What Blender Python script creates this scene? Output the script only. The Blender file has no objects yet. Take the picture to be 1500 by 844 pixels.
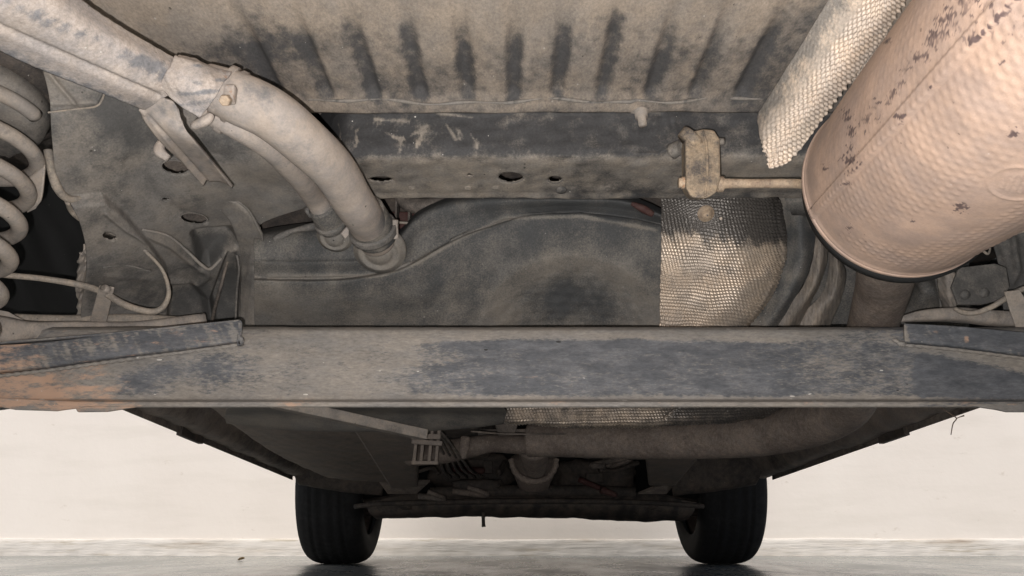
import bpy, math, random
import numpy as np
random.seed(4); rng = np.random.default_rng(4)
S = bpy.context.scene
R = math.radians
# ------------------------------------------------------------------ camera, sky, sun, flash, exposure
F = 1120.0; PITCH = R(17.54); CAMZ = 0.117
SP, CP = math.sin(PITCH), math.cos(PITCH)
cam_d = bpy.data.cameras.new('camera'); cam = bpy.data.objects.new('camera', cam_d)
S.collection.objects.link(cam); S.camera = cam
cam.location = (0, 0, CAMZ); cam.rotation_euler = (R(90)+PITCH, 0, 0)
cam_d.sensor_width = 36; cam_d.lens = F/1500*36; cam_d.clip_start = 0.01; cam_d.clip_end = 500
W = bpy.data.worlds.new('World'); S.world = W; W.use_nodes = True
wn = W.node_tree.nodes; wl = W.node_tree.links
sky = wn.new('ShaderNodeTexSky'); sky.sky_type = 'NISHITA'; sky.sun_disc = False
sky.sun_elevation = R(58); sky.sun_rotation = R(200); sky.air_density = 0.8; sky.dust_density = 4.0; sky.ozone_density = 0.5
wl.new(sky.outputs[0], wn['Background'].inputs[0]); wn['Background'].inputs[1].default_value = 0.13
sd = bpy.data.lights.new('sun', 'SUN'); sd.energy = 2.3; sd.angle = R(40); sd.color = (1, .95, .88)
so = bpy.data.objects.new('sun', sd); S.collection.objects.link(so)
# the sun stands behind the camera, high up, veiled
az = R(200); el = R(58)
from mathutils import Vector
so.rotation_euler = Vector((math.sin(az)*math.cos(el), math.cos(az)*math.cos(el), math.sin(el))).to_track_quat('Z', 'Y').to_euler()
# the phone's flash, a centimetre from its lens
fd = bpy.data.lights.new('phone_flash', 'POINT'); fd.energy = 26.0; fd.shadow_soft_size = 0.0022; fd.color = (1, .97, .95)
fo = bpy.data.objects.new('phone_flash', fd); S.collection.objects.link(fo); fo.location = (-0.012, 0.0, CAMZ-0.015)
S.view_settings.view_transform = 'Standard'; S.view_settings.look = 'None'
S.view_settings.exposure = 0.0; S.view_settings.gamma = 1.0; S.view_settings.use_curve_mapping = False
S.render.engine = 'CYCLES'

# ------------------------------------------------------------------ helpers
CX = 0.065                                   # the car's own middle line
def P(px, py, Y):
    u = (px-750)/F; v = (422-py)/F
    dy = CP - v*SP; dz = SP + v*CP
    return np.array((u/dy*Y, Y, CAMZ + dz/dy*Y))
def depth(p): return p[1]*CP + (p[2]-CAMZ)*SP
def proj(X):
    d = np.maximum(X[..., 1]*CP + (X[..., 2]-CAMZ)*SP, 1e-3)
    w = -X[..., 1]*SP + (X[..., 2]-CAMZ)*CP
    return 750 + F*X[..., 0]/d, 422 - F*w/d
def rpx(w, p): return w/2*depth(p)/F
def cr(P4, n):                               # Catmull-Rom through control values, axis 0
    A = np.asarray(P4, float); k = len(A)
    t = np.linspace(0, k-1, n); i = np.minimum(t.astype(int), k-2); f = (t-i)
    B = np.concatenate([2*A[:1]-A[1:2], A, 2*A[-1:]-A[-2:-1]])
    p0, p1, p2, p3 = B[i], B[i+1], B[i+2], B[i+3]
    f = f.reshape((-1,)+(1,)*(A.ndim-1))
    return .5*((2*p1)+(-p0+p2)*f+(2*p0-5*p1+4*p2-p3)*f*f+(-p0+3*p1-3*p2+p3)*f**3)
def sst(a, b, x): t = np.clip((x-a)/(b-a), 0, 1); return t*t*(3-2*t)
_ph = rng.uniform(0, 6.28, (8, 6, 3)); _dr = rng.normal(size=(8, 6, 3))
def wob(X, freq, seed=0):                    # cheap smooth noise, about -1..1
    s = 0
    for k in range(6):
        d = _dr[seed % 8, k]; s = s + np.sin((X[..., 0]*d[0]+X[..., 1]*d[1]+X[..., 2]*d[2])*freq*(1+.35*k)+_ph[seed % 8, k, 0])
    return s/3.2
def w2(px, py, s, seed=0):
    return wob(np.stack([px, py, px*0+seed*7.3], -1), 1/s, seed)
def dseg(px, py, poly, closed=False):
    d = np.full(px.shape, 1e9); pts = list(poly)+([poly[0]] if closed else [])
    for a, b in zip(pts[:-1], pts[1:]):
        ax, ay = a; bx, by = b; L = (bx-ax)**2+(by-ay)**2+1e-9
        t = np.clip(((px-ax)*(bx-ax)+(py-ay)*(by-ay))/L, 0, 1)
        d = np.minimum(d, np.hypot(px-ax-t*(bx-ax), py-ay-t*(by-ay)))
    return d
def line(px, py, poly, w, h): return h*np.exp(-(dseg(px, py, poly)/w)**2)
def inside(px, py, poly, soft=3):            # 1 inside, 0 outside, soft border
    d = dseg(px, py, poly, True); c = np.zeros(px.shape, bool)
    pts = list(poly); n = len(pts); j = n-1
    for i in range(n):
        xi, yi = pts[i]; xj, yj = pts[j]
        c ^= ((yi > py) != (yj > py)) & (px < (xj-xi)*(py-yi)/((yj-yi) if yj != yi else 1e-9)+xi)
        j = i
    return sst(-soft, soft, np.where(c, d, -d))
def ell(px, py, cx, cy, rx, ry): return np.hypot((px-cx)/rx, (py-cy)/ry)

COL = S.collection
def mk(name, V, Fc, mat, parent=None, dust=None, rust=None, smooth=True, solid=0, bevel=0, sub=0):
    V = np.asarray(V, float).reshape(-1, 3)
    me = bpy.data.meshes.new(name)
    me.from_pydata(V.tolist(), [], Fc if isinstance(Fc, list) else Fc.tolist())
    me.materials.append(mat)
    n = len(V)
    for nm, a, d in (('dust', dust, .5), ('rust', rust, 0.0)):
        at = me.attributes.new(nm, 'FLOAT', 'POINT')
        arr = np.full(n, d, np.float32) if a is None else (np.zeros(n, np.float32)+np.asarray(a, np.float32).reshape(-1))
        at.data.foreach_set('value', np.ascontiguousarray(arr))
    if smooth: me.polygons.foreach_set('use_smooth', [True]*len(me.polygons))
    me.update()
    o = bpy.data.objects.new(name, me); COL.objects.link(o)
    if parent is not None: o.parent = parent
    if solid:
        m = o.modifiers.new('solid', 'SOLIDIFY'); m.thickness = solid; m.offset = -1
    if bevel:
        m = o.modifiers.new('bevel', 'BEVEL'); m.width = bevel; m.segments = 2; m.limit_method = 'ANGLE'; m.angle_limit = R(35)
    if sub:
        m = o.modifiers.new('sub', 'SUBSURF'); m.levels = sub; m.render_levels = sub
    return o
def gridfaces(nr, nc, wrap=False):
    i = np.arange(nr-1)[:, None]; j = np.arange(nc if wrap else nc-1)[None]
    a = i*nc+j; b = i*nc+(j+1) % nc
    return np.stack([a, a+nc, b+nc, b], -1).reshape(-1, 4)
def grid(rows, nr, nc):
    A = np.array([[np.asarray(c if len(c) == 3 and isinstance(c, np.ndarray) else P(*c)) for c in r] for r in rows])
    A = cr(A, nr); A = cr(A.transpose(1, 0, 2), nc).transpose(1, 0, 2)
    return A
def patch(name, rows, mat, parent, nr, nc, disp=None, dust=None, rust=None, solid=.002, holes=(), flip=None):
    X = grid(rows, nr, nc)
    du = np.gradient(X, axis=1); dv = np.gradient(X, axis=0)
    N = np.cross(du, dv); N /= np.linalg.norm(N, axis=-1, keepdims=True)+1e-12
    toc = np.array((0, 0, CAMZ))-X
    flipped = (N*toc).sum(-1).mean() < 0
    if flip is not None: flipped = flip
    if flipped: N = -N
    px, py = proj(X)
    if disp is not None:
        X = X + N*disp(px, py, X)[..., None]
    Fc = gridfaces(nr, nc)
    kill = np.zeros(nr*nc, bool)
    for (hx, hy, rx, ry, ang) in holes:
        px, py = proj(X); ca, sa = math.cos(ang), math.sin(ang)
        ex = ((px-hx)*ca+(py-hy)*sa)/rx; ey = (-(px-hx)*sa+(py-hy)*ca)/ry
        r = np.hypot(ex, ey); sel = (r > .62) & (r < 1.25)
        k = np.where(sel, 1/np.maximum(r, 1e-6), 1)
        ex2, ey2 = ex*k*rx, ey*k*ry
        nx, ny = hx+ex2*ca-ey2*sa, hy+ex2*sa+ey2*ca
        u = (nx-750)/F; v = (422-ny)/F; dy = CP-v*SP; dz = SP+v*CP; Y = X[..., 1]
        Q = np.stack([u/dy*Y, Y, CAMZ+dz/dy*Y], -1)
        X = np.where(sel[..., None], Q, X)
        kill |= (r < .63).reshape(-1)
        kf = (np.where(sel, 1.0, r).reshape(-1)[Fc] <= 1.0001).all(1)
        Fc = Fc[~kf]
    px, py = proj(X)
    d = dust(px, py, X) if dust is not None else None
    ru = rust(px, py, X) if rust is not None else None
    if not flipped: Fc = Fc[:, ::-1] if False else Fc
    # orient faces to the normal used
    a, b, c = X.reshape(-1, 3)[Fc[0][0]], X.reshape(-1, 3)[Fc[0][1]], X.reshape(-1, 3)[Fc[0][2]]
    nn = np.cross(b-a, c-b)
    if np.dot(nn, N.reshape(-1, 3)[Fc[0][0]]) < 0: Fc = Fc[:, ::-1]
    return mk(name, X, Fc, mat, parent, d, ru, solid=solid)
def frames(C):
    T = np.gradient(C, axis=0); T /= np.linalg.norm(T, axis=1, keepdims=True)+1e-12
    n = np.cross(T[0], (0, 0, 1.0)); 
    if np.linalg.norm(n) < .1: n = np.cross(T[0], (1.0, 0, 0))
    n /= np.linalg.norm(n); Ns = []
    for t in T:
        n = n-t*np.dot(n, t); n /= np.linalg.norm(n); Ns.append(n.copy())
    Ns = np.array(Ns); return T, Ns, np.cross(T, Ns)
def tube(name, ctrl, mat, parent, n=60, m=24, cap=True, sq=2.0, asp=1.0, disp=None, dust=None, rust=None, world=False, roll=0):
    """ctrl: (px,py,Y,width_px) or, world=True, (x,y,z,radius)"""
    if world: A = np.array(ctrl, float)
    else:
        A = []
        for (a, b, c, w) in ctrl:
            p = P(a, b, c); A.append([*p, rpx(w, p)])
        A = np.array(A)
    A = cr(A, n); C = A[:, :3]; r = A[:, 3]
    T, N, B = frames(C)
    th = np.linspace(0, 2*np.pi, m, endpoint=False)+roll
    c, s = np.cos(th), np.sin(th)
    k = (np.abs(np.cos(th-roll))**sq+np.abs(np.sin(th-roll))**sq)**(-1/sq)
    rr = r[:, None]*k[None]
    if disp is not None:
        L = np.concatenate([[0], np.cumsum(np.linalg.norm(np.diff(C, axis=0), axis=1))])
        rr = rr + disp(L[:, None]+0*rr, th[None]+0*rr, rr)
    X = C[:, None]+rr[..., None]*(c[None, :, None]*N[:, None]+asp*s[None, :, None]*B[:, None])
    Fc = gridfaces(n, m, True).tolist()
    V = X.reshape(-1, 3)
    if cap: Fc += [list(range(m))[::-1] if False else list(range(m)), [(n-1)*m+i for i in range(m)][::-1]]
    px, py = proj(V)
    d = dust(px, py, V) if callable(dust) else dust
    ru = rust(px, py, V) if callable(rust) else rust
    o = mk(name, V, Fc, mat, parent, d, ru)
    return o
def prism(name, prof, axis_pts, mat, parent, **k):
    """prof: list of (a,b) in a plane; axis_pts: function (a,b,t)->xyz for t in 0,1"""
    V = [axis_pts(a, b, 0) for a, b in prof]+[axis_pts(a, b, 1) for a, b in prof]; n = len(prof)
    Fc = [list(range(n))[::-1], list(range(n, 2*n))]+[[i, (i+1) % n, n+(i+1) % n, n+i] for i in range(n)]
    return mk(name, V, Fc, mat, parent, **k)
def plate(name, pts, mat, parent, t=.003, Y=None, bevel=.0008, **k):
    """flat-ish sheet piece outlined by (px,py,Y) points, thickness t away from the camera"""
    Q = np.array([P(*p) for p in pts]); c = Q.mean(0)
    u, s, vt = np.linalg.svd(Q-c); nrm = vt[2]
    if np.dot(nrm, np.array((0, 0, CAMZ))-c) < 0: nrm = -nrm
    Q = Q-((Q-c)@nrm)[:, None]*nrm[None]
    n = len(Q); V = np.concatenate([Q, Q-nrm*t])
    Fc = [list(range(n)), list(range(n, 2*n))[::-1]]+[[i, n+i, n+(i+1) % n, (i+1) % n] for i in range(n)]
    o = mk(name, V, Fc, mat, parent, bevel=bevel, smooth=False, **k)
    import bmesh
    bm = bmesh.new(); bm.from_mesh(o.data); bmesh.ops.recalc_face_normals(bm, faces=bm.faces); bm.to_mesh(o.data); bm.free()
    return o
def bar(name, p0, p1, w, h, mat, parent, bevel=.0015, up=(0, 0, 1), **k):
    p0, p1 = np.asarray(p0, float), np.asarray(p1, float); t = p1-p0; t /= np.linalg.norm(t)
    s = np.cross(t, up); s /= np.linalg.norm(s); q = np.cross(s, t)
    V = [p+s*a*w/2+q*b*h/2 for p in (p0, p1) for a, b in ((-1, -1), (1, -1), (1, 1), (-1, 1))]
    Fc = [[0, 3, 2, 1], [4, 5, 6, 7], [0, 1, 5, 4], [1, 2, 6, 5], [2, 3, 7, 6], [3, 0, 4, 7]]
    return mk(name, V, Fc, mat, parent, bevel=bevel, smooth=False, **k)
def box(name, c, s, mat, parent, bevel=.003, **k):
    c = np.array(c, float); return bar(name, c-(0, s[1]/2, 0), c+(0, s[1]/2, 0), s[0], s[2], mat, parent, bevel, **k)
def lathe(name, prof, base, axis, mat, parent, m=32, disp=None, **k):
    """prof: (h, r) along axis from base"""
    base = np.asarray(base, float); ax = np.asarray(axis, float); ax /= np.linalg.norm(ax)
    n = np.cross(ax, (0, 0, 1.0)); 
    if np.linalg.norm(n) < .1: n = np.cross(ax, (1.0, 0, 0))
    n /= np.linalg.norm(n); b = np.cross(ax, n)
    pr = np.array(prof, float); th = np.linspace(0, 2*np.pi, m, endpoint=False)
    rr = pr[:, 1][:, None]+0*th[None]
    if disp is not None: rr = rr+disp(pr[:, 0][:, None]+0*rr, th[None]+0*rr, rr)
    X = base+pr[:, 0][:, None, None]*ax+rr[..., None]*(np.cos(th)[None, :, None]*n+np.sin(th)[None, :, None]*b)
    Fc = gridfaces(len(pr), m, True).tolist()
    return mk(name, X, Fc, mat, parent, **k)
def bolt(c, nrm, r, mat, parent, h=None, name='bolt'):
    h = h or r*.9; k = 6
    o = lathe(name, [(-.002, r), (h*.8, r), (h, r*.85), (h, 1e-5)], c, nrm, mat, parent, m=k)
    o.data.polygons.foreach_set('use_smooth', [False]*len(o.data.polygons)); return o
def holering(hx, hy, rx, ry, ang, Y, mat, parent, w=1.6, name='hole_rim'):
    n = 28; pts = []
    for i in range(n):
        a = 2*math.pi*i/n; ex, ey = rx*math.cos(a), ry*math.sin(a)
        pts.append(P(hx+ex*math.cos(ang)-ey*math.sin(ang), hy+ex*math.sin(ang)+ey*math.cos(ang), Y))
    pts = np.array(pts); c = pts.mean(0); r = rpx(w, c)
    V = []; m = 6
    nrm = np.cross(pts[0]-c, pts[7]-c); nrm /= np.linalg.norm(nrm)
    for p in pts:
        e = (p-c)/np.linalg.norm(p-c)
        for j in range(m):
            b = 2*math.pi*j/m; V.append(p+e*r*math.cos(b)+nrm*r*math.sin(b))
    Fc = []
    for i in range(n):
        for j in range(m):
            a = i*m+j; b = i*m+(j+1) % m; i2 = (i+1) % n
            Fc.append([a, b, i2*m+(j+1) % m, i2*m+j])
    return mk(name, V, Fc, mat, parent)

# ------------------------------------------------------------------ materials
def dirty(name, base, dust, rough=.75, amt=1.0, big=14, mid=70, fine=520, contrast=(.55, .45, .35), bias=0.0, rustc=(.30, .13, .05),
          metal=0.0, metal_all=None, mott=1.0, edge=(.15, .85), bump=.35, bdist=.0008, specks=.5, stretch=(1, 1, 1), base2=None, pits=0.0, spk=(.55, .52, .48)):
    m = bpy.data.materials.new(name); m.use_nodes = True; nt = m.node_tree; n = nt.nodes; L = nt.links
    bs = n['Principled BSDF']
    tc = n.new('ShaderNodeTexCoord'); mp = n.new('ShaderNodeMapping'); mp.inputs['Scale'].default_value = stretch
    L.new(tc.outputs['Object'], mp.inputs['Vector'])
    def noise(sc, det=5, ro=.6, dist=0.0):
        x = n.new('ShaderNodeTexNoise'); x.inputs['Scale'].default_value = sc; x.inputs['Detail'].default_value = det
        x.inputs['Roughness'].default_value = ro; x.inputs['Distortion'].default_value = dist
        L.new(mp.outputs[0], x.inputs['Vector']); return x.outputs['Fac']
    def M(op, a, b, clamp=False):
        x = n.new('ShaderNodeMath'); x.operation = op; x.use_clamp = clamp
        for i, q in enumerate((a, b)):
            if q is None: continue
            if isinstance(q, (int, float)): x.inputs[i].default_value = q
            else: L.new(q, x.inputs[i])
        return x.outputs[0]
    def ramp(f, a, b):
        x = n.new('ShaderNodeMapRange'); x.interpolation_type = 'SMOOTHSTEP'
        x.inputs['From Min'].default_value = a; x.inputs['From Max'].default_value = b; L.new(f, x.inputs['Value']); return x.outputs[0]
    def mix(f, A, B):
        x = n.new('ShaderNodeMix'); x.data_type = 'RGBA'; x.clamp_factor = True
        if isinstance(f, float): x.inputs[0].default_value = f
        else: L.new(f, x.inputs[0])
        for i, q in ((6, A), (7, B)):
            if isinstance(q, tuple): x.inputs[i].default_value = (*q, 1)
            else: L.new(q, x.inputs[i])
        return x.outputs[2]
    da = n.new('ShaderNodeAttribute'); da.attribute_name = 'dust'; ra = n.new('ShaderNodeAttribute'); ra.attribute_name = 'rust'
    nb, nm, nf = noise(big, 6, .65, .4), noise(mid, 6, .7), noise(fine, 3, .7)
    f = M('ADD', M('MULTIPLY', M('SUBTRACT', nb, .5), contrast[0]*2.2), M('MULTIPLY', M('SUBTRACT', nm, .5), contrast[1]*2.2))
    f = M('ADD', f, M('MULTIPLY', M('SUBTRACT', nf, .5), contrast[2]*1.6))
    f = M('ADD', M('ADD', f, da.outputs['Fac']), bias)
    f = M('MULTIPLY', ramp(f, edge[0], edge[1]), amt)
    bc = base
    if base2: bc = mix(ramp(nm, .4, .62), base, base2)
    # dust hue wanders between a yellower and a greyer tone
    d2 = tuple(c*k for c, k in zip(dust, (.80, .84, .90)))
    dc = mix(ramp(noise(big*2.3, 5, .7), .35, .65), dust, d2)
    col = mix(f, bc, dc)
    # fine value mottling
    g = n.new('ShaderNodeMapRange'); g.inputs['From Min'].default_value = .25; g.inputs['From Max'].default_value = .75
    g.inputs['To Min'].default_value = 1-.32*mott; g.inputs['To Max'].default_value = 1+.27*mott; L.new(noise(fine*.8, 3, .8), g.inputs['Value'])
    vm = n.new('ShaderNodeVectorMath'); vm.operation = 'SCALE'; L.new(col, vm.inputs[0]); L.new(g.outputs[0], vm.inputs['Scale']); col = vm.outputs[0]
    g2 = n.new('ShaderNodeMapRange'); g2.inputs['From Min'].default_value = .3; g2.inputs['From Max'].default_value = .7
    g2.inputs['To Min'].default_value = .86; g2.inputs['To Max'].default_value = 1.12; L.new(noise(mid*.6, 5, .7), g2.inputs['Value'])
    vm = n.new('ShaderNodeVectorMath'); vm.operation = 'SCALE'; L.new(col, vm.inputs[0]); L.new(g2.outputs[0], vm.inputs['Scale']); col = vm.outputs[0]
    # rust / orange mud
    rf = ramp(M('ADD', ra.outputs['Fac'], M('MULTIPLY', M('SUBTRACT', noise(mid*1.3, 5, .75), .5), 1.8)), .38, .75)
    rf = M('MULTIPLY', rf, ramp(ra.outputs['Fac'], 0.02, .15))
    col = mix(rf, col, rustc)
    if specks:
        vo = n.new('ShaderNodeTexVoronoi'); vo.inputs['Scale'].default_value = 170; L.new(mp.outputs[0], vo.inputs['Vector'])
        sx = n.new('ShaderNodeSeparateColor'); L.new(vo.outputs['Color'], sx.inputs[0])
        s1 = M('MULTIPLY', M('LESS_THAN', vo.outputs['Distance'], M('MULTIPLY', M('POWER', sx.outputs[0], 5.0), .16)), M('GREATER_THAN', noise(60, 2), .56))
        col = mix(M('MULTIPLY', s1, specks), col, spk)
        vo2 = n.new('ShaderNodeTexVoronoi'); vo2.inputs['Scale'].default_value = 120; L.new(mp.outputs[0], vo2.inputs['Vector'])
        sy = n.new('ShaderNodeSeparateColor'); L.new(vo2.outputs['Color'], sy.inputs[0])
        s2 = M('MULTIPLY', M('LESS_THAN', vo2.outputs['Distance'], M('MULTIPLY', M('POWER', sy.outputs[1], 5.0), .17)), M('GREATER_THAN', noise(45, 2), .55))
        col = mix(M('MULTIPLY', s2, specks*1.3), col, (.02, .018, .016))
    L.new(col, bs.inputs['Base Color'])
    bs.inputs['Roughness'].default_value = rough; bs.inputs['Specular IOR Level'].default_value = .35
    if metal_all is not None: bs.inputs['Metallic'].default_value = metal_all
    elif metal:
        L.new(M('MULTIPLY', M('SUBTRACT', 1.0, f), metal), bs.inputs['Metallic'])
    bp = n.new('ShaderNodeBump'); bp.inputs['Strength'].default_value = bump*.6; bp.inputs['Distance'].default_value = bdist*.6
    hb = M('ADD', M('MULTIPLY', nf, .45), M('MULTIPLY', noise(mid*2.6, 5, .75), .8))
    if pits: hb = M('ADD', hb, M('MULTIPLY', ramp(noise(180, 3, .6), .5, .62), -pits))
    L.new(hb, bp.inputs['Height']); L.new(bp.outputs[0], bs.inputs['Normal'])
    return m
TAN = (.26, .205, .155); GREYT = (.215, .19, .16)
M_pan = dirty('dusty_floor_pan', (.075, .072, .072), (.325, .268, .215), big=11, stretch=(1, .6, 1), pits=.4, edge=(.12, .92))
M_cross = dirty('crossmember_underseal', (.046, .045, .046), (.25, .215, .178), big=16, bump=.5, specks=.8, edge=(.18, .86))
M_rail = dirty('dusty_side_rail', (.075, .072, .069), (.225, .198, .17), big=9, bump=.3, mott=.75)
M_tank = dirty('dusty_black_plastic', (.054, .055, .056), (.195, .172, .146), big=8, mid=55, bump=.25, contrast=(.28, .3, .6), specks=.4, mott=.75)
M_pipe = dirty('dusty_filler_rubber', (.15, .145, .145), (.37, .31, .262), big=18, bump=.18, bias=.25, specks=.5, mott=.45)
M_bluepaint = dirty('dusty_filler_cover', (.165, .162, .168), (.38, .325, .285), big=20, mid=110, bump=.2, bias=.05, specks=.6, edge=(.28, .74))
M_beam = dirty('dusty_axle_paint', (.078, .081, .089), (.235, .209, .182), big=13, mid=75, bump=.4, stretch=(.3, 1, 1), contrast=(.22, .38, .95), rustc=(.40, .265, .19), specks=.8, base2=(.116, .117, .125), edge=(.22, .80))
M_muf = dirty('peach_dust_muffler', (.115, .08, .075), (.45, .315, .242), big=12, mid=55, fine=600, contrast=(.25, .22, .10), bias=.55, mott=.35, bump=.10, specks=.35, rustc=(.14, .085, .085), rough=.6)
M_foil = dirty('quilted_foil', (.10, .09, .082), (.50, .40, .31), big=12, mid=60, metal_all=.42, rough=.42, contrast=(.35, .4, .6), bump=.25, specks=.7, edge=(.2, .8))
M_fold = dirty('dusty_foil_fold', (.10, .09, .08), (.27, .22, .175), big=20, mid=90, stretch=(1.6, .5, .5), rough=.6, specks=.2)
M_strip = dirty('embossed_foil', (.32, .29, .26), (.72, .585, .465), big=14, metal_all=.12, rough=.5, contrast=(.4, .5, .6), bias=.15, bump=.3, specks=.5)
M_rod = dirty('rusty_rod', (.16, .11, .08), (.40, .30, .21), big=40, mid=140, bias=.2, bump=.4, rustc=(.35, .16, .07))
M_rubber = dirty('dusty_rubber_block', (.055, .052, .055), (.33, .25, .17), big=45, mid=150, bias=.1, bump=.45)
M_exh = dirty('rusty_exhaust', (.12, .095, .08), (.27, .215, .175), big=22, mid=160, bump=.6, contrast=(.4, .5, .6), specks=.4)
M_spring = dirty('dusty_spring', (.10, .09, .085), (.32, .272, .228), big=26, bias=.25, bump=.25, mott=.45)
M_dark = dirty('dark_underbody', (.06, .052, .047), (.235, .19, .155), big=7, bump=.3, specks=.3)
M_dark2 = dirty('sooty_metal', (.026, .023, .022), (.10, .078, .062), big=10, bump=.4, specks=.3)
M_red = dirty('dark_red_paint', (.055, .018, .016), (.10, .06, .05), big=10, specks=.3, bias=-.1)
M_black = dirty('black_liner_and_shade', (.006, .006, .006), (.012, .011, .010), big=7, bias=-.3, specks=.1)
M_tyre = dirty('tyre_rubber', (.010, .010, .0105), (.025, .024, .023), big=12, bias=-.15, bump=.3, specks=.0, rough=.85)
M_rim = dirty('brown_wheel_steel', (.03, .022, .018), (.075, .055, .043), big=12)
M_line = dirty('dusty_brake_line', (.10, .095, .09), (.30, .25, .20), big=40, bias=.25, bump=.2)
M_body = dirty('silver_car_paint', (.35, .36, .37), (.32, .30, .27), big=3, bias=-.2, bump=.02, rough=.35, specks=.1)
M_leaf = dirty('dry_leaf', (.20, .13, .06), (.30, .22, .12), big=60, specks=0)
M_twig = dirty('dry_twig', (.06, .035, .02), (.10, .07, .05), big=60, specks=0)

def setting_mat(kind):
    m = bpy.data.materials.new(kind); m.use_nodes = True; nt = m.node_tree; n = nt.nodes; L = nt.links; bs = n['Principled BSDF']
    tc = n.new('ShaderNodeTexCoord')
    def noise(sc, det, st, ro=.6):
        mp = n.new('ShaderNodeMapping'); mp.inputs['Scale'].default_value = st; L.new(tc.outputs['Object'], mp.inputs['Vector'])
        x = n.new('ShaderNodeTexNoise'); x.inputs['Scale'].default_value = sc; x.inputs['Detail'].default_value = det; x.inputs['Roughness'].default_value = ro
        L.new(mp.outputs[0], x.inputs['Vector']); return x.outputs['Fac']
    def ramp(f, stops):
        x = n.new('ShaderNodeValToRGB'); L.new(f, x.inputs[0]); e = x.color_ramp.elements
        while len(e) < len(stops): e.new(.5)
        for q, (p, c) in zip(e, stops): q.position = p; q.color = (*c, 1)
        return x.outputs[0]
    def mult(a, b):
        x = n.new('ShaderNodeMix'); x.data_type = 'RGBA'; x.blend_type = 'MULTIPLY'; x.inputs[0].default_value = 1
        L.new(a, x.inputs[6]); L.new(b, x.inputs[7]); return x.outputs[2]
    bp = n.new('ShaderNodeBump')
    if kind == 'white_plaster':
        c = ramp(noise(1.4, 6, (1, 1, .6)), [(.3, (.78, .725, .66)), (.7, (.85, .80, .735))])
        c = mult(c, ramp(noise(9, 5, (1, 1, 2.5), .75), [(.26, (.82, .80, .76)), (.36, (1, 1, 1))]))
        c = mult(c, ramp(noise(3.0, 4, (.5, 1, 3.5), .6), [(.25, (.93, .93, .92)), (.5, (1, 1, 1))]))
        rough = .9; bp.inputs['Strength'].default_value = .25; bp.inputs['Distance'].default_value = .004; hb = noise(30, 5, (1, 1, 1))
    elif kind == 'stained_skirting':
        c = ramp(noise(4, 6, (.3, 1, 4), .62), [(.30, (.34, .28, .22)), (.38, (.56, .52, .46)), (.5, (.66, .63, .58)), (.75, (.60, .57, .52))])
        c = mult(c, ramp(noise(11, 5, (.3, 1, 5), .65), [(.30, (.7, .66, .58)), (.42, (1, 1, 1))]))
        rough = .85; bp.inputs['Strength'].default_value = .5; bp.inputs['Distance'].default_value = .01; hb = noise(20, 6, (.3, 1, 3))
    else:
        c = ramp(noise(1.2, 8, (1, .6, 1), .65), [(.3, (.155, .165, .155)), (.55, (.235, .245, .232)), (.75, (.29, .295, .275))])
        c = mult(c, ramp(noise(14, 6, (.5, 1, 1), .8), [(.25, (.6, .58, .54)), (.38, (1, 1, 1))]))
        r = n.new('ShaderNodeMapRange'); r.inputs['To Min'].default_value = .10; r.inputs['To Max'].default_value = .42
        r.inputs['From Min'].default_value = .3; r.inputs['From Max'].default_value = .7
        L.new(noise(3, 6, (1, .4, 1), .7), r.inputs['Value']); L.new(r.outputs[0], bs.inputs['Roughness'])
        rough = None; bp.inputs['Strength'].default_value = .12; bp.inputs['Distance'].default_value = .003; hb = noise(9, 5, (1, 1, 1))
    L.new(c, bs.inputs['Base Color'])
    if rough: bs.inputs['Roughness'].default_value = rough
    L.new(hb, bp.inputs['Height']); L.new(bp.outputs[0], bs.inputs['Normal'])
    return m
M_wall, M_skirt, M_floor = setting_mat('white_plaster'), setting_mat('stained_skirting'), setting_mat('polished_concrete')

# ------------------------------------------------------------------ the setting
YW = 3.80
V = [(-60, -60, 0), (60, -60, 0), (60, 60, 0), (-60, 60, 0)]
fl = mk('floor', V, [[0, 1, 2, 3]], M_floor, smooth=False); fl['kind'] = 'structure'
wall = bar('wall', (-9, YW+.12, 1.6), (9, YW+.12, 1.6), .24, 3.2, M_wall, None, bevel=.004)
wall['label'] = 'off-white plastered wall standing on the floor beyond the front wheels'; wall['category'] = 'wall'
# worn skirting, its face uneven
nx, nz = 900, 7
xs = np.linspace(-6, 6, nx); zs = np.array([.0, .012, .03, .05, .066, .074, .078])
X = np.zeros((nz, nx, 3)); X[..., 0] = xs[None]; X[..., 2] = zs[:, None]
off = np.array([.017, .016, .015, .014, .012, .008, -.004])
X[..., 1] = YW-off[:, None]-.003*wob(X*np.array((1, 1, 4)), 9, 2)*(np.arange(nz)[:, None] < 5)-.0016*wob(X, 50, 3)
X[-2:, :, 2] += .004*wob(X[-2:], 7, 5)
mk('skirting', X, gridfaces(nz, nx), M_skirt, wall)

# ------------------------------------------------------------------ the car
car = bpy.data.objects.new('car', None); COL.objects.link(car); car.location = (0, 0, 0)
car['label'] = 'underside of a dusty raised car, seen between its rear coil spring and muffler'; car['category'] = 'car'

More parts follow.
